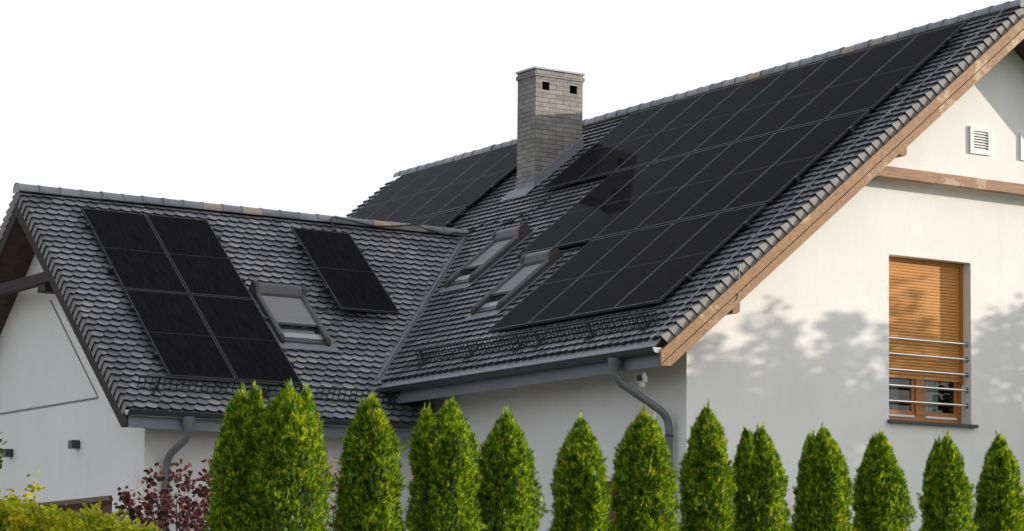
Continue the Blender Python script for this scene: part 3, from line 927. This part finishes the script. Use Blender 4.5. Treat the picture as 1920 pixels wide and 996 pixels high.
ORD = ['first', 'second', 'third', 'fourth', 'fifth', 'sixth', 'seventh', 'eighth']
PW, PH, PQ = 1.05, 2.168, 2.2111
pa = Panel(PW, PH)
rows = [('top', .339, 8), ('middle', .339 + PQ, 6), ('bottom', .339 + 2 * PQ, 4)]
for rn, s, n in rows:
    for i in range(n):
        pa.place(BM(.8035 + i * PW, s, .14), 'black solar panel, %s row of the large stepped array, %s from the gable edge' % (rn, ORD[i]), 'solar panels of the large stepped array')
    for nm, ds in (('upper', .45), ('lower', 1.62)):
        rail(main_p, .8035 - .055, .8035 + n * PW + .055, s + ds, .104, 'dark %s mounting rail under the %s row of the large stepped solar array' % (nm, rn))
for r, (rn, s) in enumerate((('upper', .25), ('lower', 2.47))):
    for i in range(5):
        pa.place(BM(11.58 + i * 1.073, s, .14), 'black solar panel beyond the chimney, %s row, %s from the chimney side' % (rn, ORD[i]), 'solar panels beyond the chimney')
    for nm, ds in (('upper', .45), ('lower', 1.62)):
        rail(main_p, 11.58 - .055, 11.58 + 5 * 1.073 + .055, s + ds, .104, 'dark %s mounting rail under the %s row of panels beyond the chimney' % (nm, rn))
pb = Panel(.98, 2.052)
names = [['black solar panel at the ridge and nearest the open gable of the low wing', 'black solar panel at the ridge above the lone roof window of the low wing'],
         ['black solar panel above the snow guard and nearest the open gable of the low wing', 'black solar panel above the snow guard, beside the lone roof window of the low wing']]
for r in range(2):
    for i in range(2):
        pb.place(BW(-9.2194 + (i + 1) * .98, .5095 + r * 2.075, .14), names[r][i], 'four solar panels in a square on the low wing')
    for nm, ds in (('upper', .45), ('lower', 1.55)):
        rail(wing_p, -9.2194 - .055, -9.2194 + 1.96 + .055, .5095 + r * 2.075 + ds, .104, 'dark %s mounting rail under the %s pair of the four-panel square' % (nm, ('upper', 'lower')[r]))
pc = Panel(.98, 2.13)
pc.place(BW(-5.998 + .98, .634, .235), 'single black solar panel standing apart between the low wing roof window and the valley', 'solar panel standing alone')
for nm, ds in (('upper', .45), ('lower', 1.6)):
    rail(wing_p, -5.998 - .05, -5.998 + 1.03, .634 + ds, .199, 'dark %s mounting rail under the single solar panel near the valley' % nm)

# ------------------------------------------------------------------ cables, lamps, floodlight
def wavy(pts, n=6, amp=.0):
    P = [Vector(p) for p in pts]; out = []
    for i in range(len(P) - 1):
        a = P[max(i - 1, 0)]; b = P[i]; c = P[i + 1]; d = P[min(i + 2, len(P) - 1)]
        for k in range(n):
            t = k / n
            out.append(.5 * ((2 * b) + (c - a) * t + (2 * a - 5 * b + 4 * c - d) * t * t + (3 * b - a - 3 * c + d) * t ** 3))
    return out + [P[-1]]


mb = MB()
pts = [wing_p(-5.13, .40, .12), wing_p(-5.12, .25, .12), wing_p(-5.07, .08, .15), wing_p(-4.71, .085, .13), wing_p(-4.35, .11, .10), wing_p(-4.0, .09, .12), wing_p(-3.65, .045, .15), wing_p(-3.41, .08, .12),
       wing_p(-3.1, .13, .09), wing_p(-2.93, .10, .12)]
pts += [main_p(10.28, 3.44, .10), main_p(10.14, 3.2, .09), main_p(9.95, 3.27, .08), main_p(9.70, 3.22, .09), main_p(9.5, 3.26, .08), main_p(9.3, 3.33, .08), main_p(9.06, 3.30, .08), main_p(8.9, 3.12, .09), main_p(8.70, 3.42, .08), main_p(8.5, 3.62, .08)]
mb.tube(wavy(pts), .014, 6)
tag(mb.build('solar_cable', M['cable']), 'black cable winding along the low wing ridge to the roof windows', 'cable')
mb = MB(); mb.tube(wavy([wing_p(-6.38, 2.52, .09), wing_p(-6.2, 2.60, .07), wing_p(-5.98, 2.55, .1), wing_p(-5.90, 2.36, .14)]), .013, 6)
tag(mb.build('solar_cable', M['cable']), 'short black cable between the lone roof window and the single solar panel', 'cable')
mb = MB(); mb.tube(wavy([main_p(8.86, 2.24, .06), main_p(8.84, 2.47, .07), main_p(8.75, 2.85, .06), main_p(8.67, 3.17, .07), main_p(8.45, 3.62, .07)]), .009, 5)
tag(mb.build('solar_cable', M['cable']), 'thin cable running down the tiles below the chimney', 'cable')
mb = MB()
pts = [main_p(.24, -.02, .12), main_p(.26, .3, .07), main_p(.34, 1.7, .065), main_p(.40, 3.2, .065), main_p(.38, 4.6, .065), main_p(.32, 6.0, .065), main_p(.16, 7.2, .075), main_p(.12, 7.86, .05)]
mb.tube(pts, .0062, 5)
for k in range(13):
    s = .35 + k * .57
    i = .30 + .1 * sin(s / 7.7 * pi)
    mb.tube([main_p(i, s, .04), main_p(i, s - .02, .085)], .006, 5); mb.tube([main_p(i - .10, s + .04, .052), main_p(i + .12, s - .05, .056)], .006, 5)
tag(mb.build('lightning_wire', M['wire']), 'thin lightning conductor wire running down the tiles beside the sunlit bargeboard', 'wire')
mb = MB(); mb.tube(wavy([(-4.76, -.045, GZ - 3.93), (-4.775, -.05, GZ - 4.15), (-4.79, -.05, GZ - 4.36), (-4.87, -.05, GZ - 4.43), (-4.97, -.05, GZ - 4.42), (-5.03, -.045, GZ - 4.36)]), .005, 5)
tag(mb.build('loose_wire', M['wire']), 'loose wire dangling over the brown bargeboard', 'wire')

for y, z, lab in ((9.2, -5.85, 'dark grey box wall lamp nearer the corner of the white wing gable'), (11.69, -5.832, 'dark grey box wall lamp farther from the corner of the white wing gable')):
    lx = empty('wall_lamp', (WALL_X, y, GZ + z)); tag(lx, lab, 'wall lamp', 'wall lamps on the wing gable')
    m = MB(); m.box((-.125, -.068, -.058), (-.008, .068, .058)); m.build('lamp_body', M['anthracite'], lx)
    m = MB(); m.box((-.008, -.05, -.030), (0, .05, .045)); m.build('wall_plate', M['anthracite'], lx)
    m = MB(); m.box((-.11, -.052, -.062), (-.022, .052, -.0585)); m.build('lens', M['white'], lx)

fl = empty('floodlight', (-5.55, .90, ZB + .01)); tag(fl, 'small white floodlight with motion sensor under the eave beside the downpipe', 'floodlight')
rot = Matrix.Rotation(radians(24), 4, 'Z')
m = MB(); m.tube([(0, 0, 0), (0, 0, -.035)], .02, 10); m.tube([(0, 0, -.03), (.02, -.06, -.07)], .013, 8); m.build('bracket', M['white'], fl)
m = MB(); m.prism([(-.075, -.085, -.025), (-.075, .085, -.025), (-.055, .085, -.125), (-.055, -.085, -.125)], (.06, 0, .0)); b = m.build('lamp_body', M['white'], fl, recalc=True)
m = MB(); m.prism([(-.0775, -.06, -.037), (-.0775, .06, -.037), (-.0605, .06, -.113), (-.0605, -.06, -.113)], (.004, 0, .0)); m.build('glass', simple('floodlight_glass', (.06, .065, .07), .1), fl, recalc=True)
m = MB(); m.tube([(-.04, -.03, -.125), (-.045, -.035, -.145), (-.05, -.04, -.175), (-.052, -.042, -.195)], [.02, .042, .046, .025], 12); m.build('sensor', M['white'], fl)

# ------------------------------------------------------------------ foliage
def np_mesh(name, V, mats, k=4, parent=None, mi=None):
    """V: (n, k, 3) separate faces"""
    n = V.shape[0]; me = bpy.data.meshes.new(name)
    me.vertices.add(n * k); me.vertices.foreach_set('co', V.reshape(-1).astype(np.float32))
    me.loops.add(n * k); me.loops.foreach_set('vertex_index', np.arange(n * k, dtype=np.int32))
    me.polygons.add(n); me.polygons.foreach_set('loop_start', np.arange(0, n * k, k, dtype=np.int32))
    try: me.polygons.foreach_set('loop_total', np.full(n, k, dtype=np.int32))
    except Exception: pass
    for m in (mats if isinstance(mats, list) else [mats]): me.materials.append(m)
    me.update(calc_edges=True); me.validate()
    return link(name, me, parent)


def unit(a): return a / np.maximum(np.linalg.norm(a, axis=-1, keepdims=True), 1e-9)


def place_template(T, O, A, B, L):
    """T: (q,4,3) in (a,b,c); O,A,B: (n,3); L: (n,)"""
    Cc = np.cross(A, B)
    V = O[:, None, None, :] + L[:, None, None, None] * (T[None, :, :, 0:1] * A[:, None, None, :] + T[None, :, :, 1:2] * B[:, None, None, :] + T[None, :, :, 2:3] * Cc[:, None, None, :])
    return V.reshape(-1, T.shape[1], 3)


def rhomb(p, q, w, bow=0.):
    p = np.array(p, float); q = np.array(q, float); d = q - p; nrm = np.array([-d[1], d[0], 0.]); nrm /= np.linalg.norm(nrm)
    m = p + d * .45 + np.array([0, 0, bow])
    return [p, m - nrm * w, q, m + nrm * w]


SPRAY = np.array([rhomb((0, 0, 0), (1.0, 0, .10), .060), rhomb((.1, 0, 0), (.58, .34, .10), .055), rhomb((.1, 0, 0), (.58, -.34, .02), .055),
                  rhomb((.32, 0, .02), (.82, .26, .14), .05), rhomb((.32, 0, .02), (.80, -.26, .0), .05), rhomb((.0, 0, 0), (.34, .30, .0), .055), rhomb((.0, 0, 0), (.34, -.30, .06), .055)])


def thuja(x, y, ztips, Rm, seed, label, lift=0.):
    """columnar thuja: trunk and a crown of feathery sprays; ztips: (dx, dy, height) of the leaders"""
    r_ = np.random.default_rng(seed)
    root = empty('thuja_tree', (x, y, 0)); tag(root, label, 'thuja', 'thujas in the row along the house')
    Hmax = max(t[2] for t in ztips)
    def radius(h): return Rm * .86 * (1 - np.exp(-np.maximum(h, 0) / .27)) + .03 * np.maximum(h, 0)
    Vs = []
    for li, (dx, dy, zt) in enumerate(ztips):
        main = li == 0
        low = .15 if main else zt - 1.1
        n = int((7600 if main else 2400))
        u = r_.random(n); h = (zt - low) * np.where(u < .82, r_.random(n) ** 1.15 * .55, r_.random(n))
        h = np.clip(h, .0, zt - low)
        ph = r_.random(n) * 2 * pi
        layer = np.where(r_.random(n) < .62, 1., .80 + .12 * r_.random(n))
        k = np.empty(n)
        for i in range(n):
            a = ph[i]; k[i] = noise.noise(Vector((cos(a) * 1.7 + seed * 3.1, sin(a) * 1.7, (zt - h[i]) * 3.1 + li * 7))) + .6 * noise.noise(Vector((cos(a) * 4 + seed, sin(a) * 4, (zt - h[i]) * 8)))
        rr = radius(h) * (.62 if not main else 1) * layer * (1 + .34 * k) * (.89 + .23 * r_.random(n))
        rr = np.maximum(rr, .008)
        out = np.stack([np.cos(ph), np.sin(ph), np.zeros(n)], 1)
        O = out * rr[:, None] + np.array([dx, dy, zt])[None] - np.array([0, 0, 1.])[None] * h[:, None]
        # leaders merge with the column
        lean = np.clip(h / 1.2, 0, 1)[:, None]
        O[:, :2] -= lean * np.array([[dx, dy]]) * .7
        topf = np.exp(-h / .12)
        A = unit(np.array([0, 0, 1.])[None] * (.85 + 1.2 * topf)[:, None] + out * (.55 * (1 - topf * .8))[:, None] + r_.normal(0, .33, (n, 3)))
        tang = np.cross(np.array([0, 0, 1.])[None], out)
        Bv = tang * r_.normal(0, .6, (n, 1)) + out * r_.normal(0, 1, (n, 1)) + r_.normal(0, .25, (n, 3))
        Bv = unit(Bv - A * np.sum(A * Bv, 1, keepdims=True))
        L = (.050 + .045 * r_.random(n)) * (1 + .45 * topf)
        Vs.append(place_template(SPRAY, O, A, Bv, L))
        m = 26                                           # wispy leader shoots
        hh = r_.random(m) * .24 - .11; a = r_.random(m) * 2 * pi
        m_ = m
        O = np.stack([dx + np.cos(a) * .028, dy + np.sin(a) * .028, zt - hh], 1)
        A = unit(np.array([[0, 0, 1.]]) + r_.normal(0, .16, (m, 3))); Bv = r_.normal(0, 1, (m, 3)); Bv = unit(Bv - A * np.sum(A * Bv, 1, keepdims=True))
        Vs.append(place_template(SPRAY * np.array([1, .5, .6]), O, A, Bv, .07 + .05 * r_.random(m)))
    crown = np_mesh('crown', np.concatenate(Vs), M['thuja'], 4, root)
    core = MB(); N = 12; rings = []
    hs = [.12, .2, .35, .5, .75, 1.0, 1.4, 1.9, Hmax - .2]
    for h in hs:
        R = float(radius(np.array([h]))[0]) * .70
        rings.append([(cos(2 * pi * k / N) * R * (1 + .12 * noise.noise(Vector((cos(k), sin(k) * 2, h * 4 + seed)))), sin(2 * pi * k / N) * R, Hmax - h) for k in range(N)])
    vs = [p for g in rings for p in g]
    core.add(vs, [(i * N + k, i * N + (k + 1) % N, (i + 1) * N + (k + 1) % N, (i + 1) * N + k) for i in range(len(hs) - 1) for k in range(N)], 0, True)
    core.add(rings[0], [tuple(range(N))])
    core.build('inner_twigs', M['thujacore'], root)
    t = MB(); t.tube([(0, 0, -.3), (0, 0, .4), (.01, 0, Hmax * .8)], [.055, .05, .012], 8); t.build('trunk', M['bark'], root)
    return root


ROWY = -3.0
TH = [
    (-12.70, .35, [(0, 0, 2.95), (.16, .0, 2.99)], .25, 'tall dark twin-tipped thuja at the red bush end of the row, behind its neighbour'),
    (-12.36, 0., [(0, 0, 2.99), (.20, .02, 2.97), (-.17, 0, 2.80)], .37, 'broad thuja with yellow sprays in front of the low wing, overlapping a darker one'),
    (-11.44, 0., [(0, 0, 2.93), (-.11, .0, 2.84)], .31, 'thuja standing alone between the wide pair and the double-topped thuja'),
    (-10.64, 0., [(.10, 0, 2.89), (-.18, .0, 2.79)], .335, 'double-topped thuja whose two heads stand below the valley of the roofs'),
    (-9.88, 0., [(0, 0, 2.80), (.06, .05, 2.78)], .30, 'rounded thuja in front of the shaded eave wall, left of the small pointed one'),
    (-8.97, 0., [(0, 0, 2.78), (-.02, -.30, 2.17)], .27, 'slim thuja with a bright yellow-green top and a small side shoot at its foot'),
    (-8.18, 0., [(0, 0, 2.90), (.14, .03, 2.82), (-.17, 0, 2.70)], .32, 'broad thuja with three tips beside the elbow of the eave downpipe'),
    (-7.35, 0., [(0, 0, 2.98), (-.12, 0, 2.75)], .26, 'tall thuja with one thin spire at the corner of the sunlit gable wall'),
    (-6.62, 0., [(.05, 0, 2.79), (-.14, 0, 2.76)], .30, 'first thuja past the tall spire, with a notched blunt top'),
    (-5.75, 0., [(0, 0, 2.83), (-.18, 0, 2.76)], .31, 'thuja midway along the sunlit wall, with a lower second tip'),
    (-4.93, 0., [(0, 0, 2.81), (-.10, 0, 2.76)], .30, 'thuja below the corner of the window sill that is nearer the eave'),
    (-3.96, 0., [(.02, 0, 2.82), (-.13, 0, 2.75)], .28, 'thuja standing right under the window with steel rails'),
    (-3.14, 0., [(0, 0, 2.87), (.05, 0, 2.80)], .255, 'last thuja of the row, beyond the window and beside the red door'),
]
for i, (x, dy, tips, R, lab) in enumerate(TH):
    tips = [(a, b, z - (.185 if x < -11 else .13)) for a, b, z in tips]
    x += 0 if i == 8 else .055
    root = thuja(x, ROWY + dy, tips, R, 31 + i, lab)
    if i == 5:
        pass


def leaf_template(w=.42, fold=.12):
    return np.array([[(0, 0, 0), (.35, -w * .85, fold), (.75, -w * .7, fold), (1, 0, 0)], [(0, 0, 0), (1, 0, 0), (.75, w * .7, fold), (.35, w * .85, fold)]])
LEAF = leaf_template()
ROUND = leaf_template(.58, .10)


def leaves(pos, size, r_, T=LEAF, up=.35):
    n = len(pos)
    A = unit(r_.normal(0, 1, (n, 3)) + np.array([[0, 0, up]])); B = r_.normal(0, 1, (n, 3)); B = unit(B - A * np.sum(A * B, 1, keepdims=True))
    return place_template(T, pos, A, B, size * (.7 + .6 * r_.random(n)))


def shrub(name, label, cat, group, loc, stems, leafmat, size, seed, T=LEAF, per=60, spread=.14, stemmat='bark', plume=()):
    """stems: list of polylines (local); leaves cluster along the upper part of each"""
    r_ = np.random.default_rng(seed); root = empty(name, loc); tag(root, label, cat, group)
    w = MB(); V = []
    for st in stems:
        P = [Vector(p) for p in st]
        pts = wavy(P, 5)
        kk = max(3, int(len(pts) * .86)); w.tube(pts[:kk], [.010 * (1 - .8 * i / kk) + .002 for i in range(kk)], 5)
        q = np.array([list(p) for p in pts]); m = len(q)
        t = .25 + .78 * r_.random(per) ** .6
        idx = np.clip((t * (m - 1)).astype(int), 0, m - 1)
        fall = (1.15 - .8 * t)[:, None]
        pos = q[idx] + r_.normal(0, 1, (per, 3)) * spread * fall * np.array([[1, 1, .75]])
        V.append(leaves(pos, size, r_, T))
    np_mesh('foliage', np.concatenate(V), leafmat, 4, root)
    if plume:
        V = []
        for p in plume:
            n = 90; pos = np.array([p]) + r_.normal(0, 1, (n, 3)) * np.array([[.05, .05, .09]])
            V.append(leaves(pos, .013, r_, LEAF, .8))
        np_mesh('plumes', np.concatenate(V), M['plume'], 4, root)
    w.build('stems', M[stemmat], root)
    return root


def stems(n, r_, base_r, top_r, zlo, zhi):
    out = []
    for i in range(n):
        a = r_.random() * 2 * pi; q = math.sqrt(r_.random()); b = base_r * r_.random()
        z = zlo + (zhi - zlo) * (1 - q * .55) * (.75 + .25 * r_.random())
        out.append([(cos(a) * b, sin(a) * b, 0), (cos(a) * (b + (top_r * q - b) * .55), sin(a) * (b + (top_r * q - b) * .55), z * .55), (cos(a) * top_r * q, sin(a) * top_r * q, z)])
    return out


r7 = random.Random(5)
st = stems(34, r7, .2, .80, 1.5, 2.6)
st += [[(-.1, 0, 0), (.42, 0, 1.2), (.52, 0, 2.4)], [(.1, 0, 0), (.36, 0, 1.4), (.40, 0, 2.48)], [(0, 0, 0), (-.35, .1, 1.2), (-.42, .1, 2.3)], [(0, 0, 0), (-.62, 0, 1.1), (-.75, 0, 2.1)], [(.2, 0, 0), (.6, 0, 1.2), (.72, 0, 2.4)]]
shrub('smoke_bush', 'dark red smoke bush with pink plumes in front of the wing downpipe', 'bush', 'red smoke bushes behind the thujas', (-11.52, 1.1, 0), st, M['redleaf'], .060, 3, ROUND, 62, .115, 'bark',
      [(-.50, .1, 2.1), (.05, 0, 2.15), (.40, 0, 2.56)])
st = stems(18, r7, .1, .4, .9, 1.7) + [[(0, 0, 0), (.02, 0, 1.2), (.0, 0, 2.22)]]
shrub('smoke_bush', 'slim red smoke bush showing between two thujas', 'bush', 'red smoke bushes behind the thujas', (-10.24, .05, 0), st, M['redleaf'], .06, 4, ROUND, 55, .085, 'bark', [(.0, 0, 2.36), (.01, 0, 2.28)])


def lime_bush(loc, n, tr, zl, zh, seed, label):
    rr = random.Random(seed)
    st = stems(n, rr, .25, tr, zl, zh)
    shrub('lime_shrub', label, 'shrub', 'yellow-green shrubs in front of the garage', loc, st, M['lime'], .058, seed, LEAF, 190, .13, 'leaf')


lime_bush((-14.35, -.6, -.1), 90, .85, 1.5, 2.04, 21, 'yellow-green shrub in front of the garage opening, farther from the red smoke bush')
lime_bush((-13.55, -1.2, -.1), 85, .75, 1.3, 1.84, 22, 'yellow-green shrub touching the red smoke bush')
shrub('lime_shrub', 'single upright yellow-green shoot rising out of the shrubs', 'shrub', 'yellow-green shrubs in front of the garage', (-14.02, -.85, 0), [[(0, 0, .3), (.0, 0, 1.2), (.01, 0, 2.06)], [(-.25, .1, .3), (-.22, .1, 1.2), (-.2, .1, 1.92)]], M['lime'], .05, 9, LEAF, 70, .06)


def tree(label, loc, trunk_h, blobs, leafmat, size, seed, dens, group=None, name='broadleaf_tree', sq=(1.1, 1.1, .85)):
    """trunk, limbs to every clump, and a crown of separate leaves"""
    r_ = np.random.default_rng(seed); root = empty(name, loc); tag(root, label, 'tree', group)
    w = MB(); top = Vector((0, 0, trunk_h)); w.tube([(0, 0, -.3), (.03, 0, trunk_h * .5), top], [.14, .11, .085], 10)
    V = []
    for (bx, by, bz, br) in blobs:
        b = Vector((bx, by, bz)); mid = top.lerp(b, .5) + Vector((0, 0, -.15))
        w.tube(wavy([top, mid, b], 4), [.05 - .045 * k / 8 for k in range(9)], 6)
        n = int(dens * br ** 2)
        d = unit(r_.normal(0, 1, (n, 3))) * (r_.random((n, 1)) ** .45) * br
        V.append(leaves(np.array([[bx, by, bz]]) + d * np.array([sq]), size, r_, LEAF, .2))
    np_mesh('crown', np.concatenate(V), leafmat, 4, root)
    w.build('trunk', M['bark'], root)
    return root


tree('young green tree whose leaf tips reach in beside the wing gable', (-15.28, -1.4, 0), 1.5, [(.42, -.1, 2.25, .27), (.30, .0, 1.95, .3), (0, .2, 2.5, .4), (.1, -.3, 1.9, .35), (-.3, 0, 2.3, .45), (-.2, .2, 2.9, .35)], M['leaf'], .075, 5, 2600)

# trees beside the house (out of the picture) whose crowns shade the gable wall
SUN = Vector((2.2, -1.0, .38))
def shade_pts(lst, t):
    """(x, z on the wall, radius) -> clump centre up-sun of that spot"""
    return [(x + SUN.x * tt, WALL_Y + SUN.y * tt, z + GZ + SUN.z * tt, r) for (x, z, r), tt in zip(lst, t)]
rs = random.Random(3)
spots = [(-4.95, -5.0, .20), (-4.75, -5.3, .28), (-4.35, -5.25, .25), (-4.1, -4.62, .2), (-4.28, -4.95, .15), (-3.75, -5.35, .3), (-3.86, -4.35, .10), (-3.72, -4.75, .26), (-3.45, -5.15, .2),
         (-2.92, -4.62, .22), (-2.72, -4.58, .22), (-2.78, -4.95, .26), (-3.1, -5.35, .3), (-2.5, -5.35, .3), (-2.2, -4.75, .25), (-2.15, -5.3, .25), (-1.75, -3.95, .13), (-1.6, -4.25, .26), (-1.35, -4.6, .25), (-1.15, -5.2, .3), (-1.7, -4.75, .28),
         (-.6, -5.1, .28), (-.45, -4.75, .2), (-.2, -4.9, .3), (0., -4.5, .28), (.3, -4.3, .35), (-1.2, -4.1, .15), (-1.0, -4.4, .2), (-.95, -3.85, .11), (-1.32, -3.8, .10), (.35, -5.0, .35), (-.1, -5.4, .3)]
low = []
for k in range(52):
    low.append((-5.3 + 6.2 * rs.random(), -5.75 - 2.6 * rs.random(), .38 + .2 * rs.random()))
for k in range(24): low.append((-5.2 + 6. * (k + .5) / 24, -5.72 - .14 * rs.random(), .25))
spots += [(x + rs.gauss(0, .22), z + rs.gauss(0, .12), r * .8) for x, z, r in spots if z < -4.4]
allp = spots + low + [(x + rs.gauss(0, .3), z + rs.gauss(0, .2), r) for x, z, r in low]
P = shade_pts(allp, [3.1 + 1.3 * rs.random() for _ in allp])
trunks = [(3.2, -3.2), (5.5, -3.3), (7.8, -3.4)]
buckets = [[] for _ in trunks]
for p in P:
    k = min(range(3), key=lambda i: abs(trunks[i][0] - p[0])); buckets[k].append((p[0] - trunks[k][0], p[1] - trunks[k][1], p[2], p[3]))
labs = ['garden tree outside the picture, nearest the house corner, dappling the gable wall', 'garden tree outside the picture, between two others, dappling the gable wall', 'garden tree outside the picture, farthest from the house, dappling the gable wall']
for k in range(3): tree(labs[k], (trunks[k][0], trunks[k][1], 0), 2.2, buckets[k], M['leaf'], .10, 60 + k, 900, 'garden trees beside the gable', sq=(.55, .6, 1.15))

# ------------------------------------------------------------------ ground
mb = MB()
ysg = [-600, -120, -45, -28, -22, -16, -11, -7, -5, 0, 30, 120, 700]
def gz(y): return 0. if y > -5 else max(-1.35, -1.35 * (-5 - y) / 15)
xsg = [-700, -100, -40, -20, 0, 20, 60, 700]
vs = [(x, y, gz(y)) for y in ysg for x in xsg]; n = len(xsg)
mb.add(vs, [(j * n + i, j * n + i + 1, (j + 1) * n + i + 1, (j + 1) * n + i) for j in range(len(ysg) - 1) for i in range(n - 1)], 0, True)
gm, nt, b, L = new_mat('lawn')
tc = nd(nt, 'ShaderNodeTexCoord'); nz = nd(nt, 'ShaderNodeTexNoise', Scale=1.5, Detail=8.); L.new(tc.outputs['Object'], nz.inputs['Vector'])
L.new(ramp(nt, nz.outputs['Fac'], [(.3, (.06, .085, .03)), (.7, (.11, .13, .055))]), b.inputs['Base Color']); b.inputs['Roughness'].default_value = .95
g = mb.build('ground', gm); tag(g, 'mown lawn around the house', None, None, 'structure')
mb = MB()
mb.quad((-30, 1.6, .006), (-6, 1.6, .006), (-6, 6.9, .006), (-30, 6.9, .006)); mb.quad((-30, 6.9, .006), (-9.6, 6.9, .006), (-9.6, 16, .006), (-30, 16, .006))
g = mb.build('driveway', simple('pale_paving', (.34, .32, .29), .9, nscale=3, namt=.15)); tag(g, 'pale paved driveway in front of the garage', None, None, 'structure')

# ------------------------------------------------------------------ light
L0 = -SUN.normalized()
sd = bpy.data.lights.new('sun', 'SUN'); sd.energy = 5.0; sd.angle = radians(.5); sd.color = (1., .915, .79)
so = bpy.data.objects.new('sun', sd); COL.objects.link(so); so.rotation_euler = L0.to_track_quat('-Z', 'Y').to_euler(); so.location = (20, -10, 20)
W = bpy.data.worlds.new('World'); S.world = W; W.use_nodes = True
nt = W.node_tree; L = nt.links; bg = nt.nodes['Background']
sky = nt.nodes.new('ShaderNodeTexSky'); sky.sky_type = 'NISHITA'; sky.sun_disc = False
sky.sun_elevation = math.atan2(SUN.z, hypot(SUN.x, SUN.y)); sky.sun_rotation = math.atan2(SUN.x, SUN.y); sky.dust_density = 3.; sky.air_density = 1.
hs = nt.nodes.new('ShaderNodeHueSaturation'); hs.inputs['Saturation'].default_value = .3; L.new(sky.outputs[0], hs.inputs['Color'])
# thin bright haze: dense low over the horizon and towards the sun, thinner overhead and away from it
tc = nd(nt, 'ShaderNodeTexCoord'); sp = nd(nt, 'ShaderNodeSeparateXYZ'); L.new(tc.outputs['Generated'], sp.inputs[0])
el = nd(nt, 'ShaderNodeMapRange', interpolation_type='SMOOTHSTEP'); L.new(sp.outputs[2], el.inputs[0])
for k, v in enumerate((.24, .80, 1., .42)): el.inputs[k + 1].default_value = v
az = nd(nt, 'ShaderNodeMath', operation='MULTIPLY_ADD'); L.new(sp.outputs[0], az.inputs[0]); az.inputs[1].default_value = .14; az.inputs[2].default_value = .965
mn = nd(nt, 'ShaderNodeMath', operation='MINIMUM'); L.new(az.outputs[0], mn.inputs[0]); mn.inputs[1].default_value = 1.
hz = nd(nt, 'ShaderNodeMath', operation='MULTIPLY'); L.new(el.outputs[0], hz.inputs[0]); L.new(mn.outputs[0], hz.inputs[1])
mx = nt.nodes.new('ShaderNodeMix'); mx.data_type = 'RGBA'
L.new(hz.outputs[0], mx.inputs[0]); L.new(hs.outputs[0], mx.inputs[6]); mx.inputs[7].default_value = (9.35, 9.7, 10.7, 1)
dt = nd(nt, 'ShaderNodeVectorMath', operation='DOT_PRODUCT'); L.new(tc.outputs['Generated'], dt.inputs[0]); dt.inputs[1].default_value = SUN.normalized()
ps = nd(nt, 'ShaderNodeMath', operation='MAXIMUM'); L.new(dt.outputs['Value'], ps.inputs[0]); ps.inputs[1].default_value = 0.
pw = nd(nt, 'ShaderNodeMath', operation='POWER'); L.new(ps.outputs[0], pw.inputs[0]); pw.inputs[1].default_value = 3.
au = nt.nodes.new('ShaderNodeMix'); au.data_type = 'RGBA'; au.blend_type = 'ADD'; au.inputs[7].default_value = (10.5, 10., 9.2, 1)
L.new(pw.outputs[0], au.inputs[0]); L.new(mx.outputs[2], au.inputs[6])
L.new(au.outputs[2], bg.inputs['Color']); bg.inputs['Strength'].default_value = .11

# ------------------------------------------------------------------ camera
TH_, F_, CXP, CYP, TI = .6533, 5226.4533, 1568.0278, 737.3853, .0907
cam = bpy.data.cameras.new('camera'); co = bpy.data.objects.new('camera', cam); COL.objects.link(co); S.camera = co
cam.sensor_width = 36; cam.sensor_fit = 'HORIZONTAL'; cam.lens = 36 * F_ / 1920
cam.shift_x = (960 - CXP) / 1920; cam.shift_y = (CYP - 498) / 1920
cam.clip_start = .1; cam.clip_end = 3000
F = Vector((sin(TH_) * cos(TI), cos(TH_) * cos(TI), sin(TI)))
co.location = (-24.6303, -27.9728, -8.6512 + GZ); co.rotation_euler = F.to_track_quat('-Z', 'Y').to_euler()

for o in list(bpy.data.objects):
    if '_off' in o: del o['_off']
S.render.engine = 'CYCLES'
S.cycles.max_bounces = 8; S.cycles.transparent_max_bounces = 12
S.cycles.use_denoising = True
S.view_settings.view_transform = 'Standard'; S.view_settings.look = 'None'; S.view_settings.exposure = 0; S.view_settings.gamma = 1
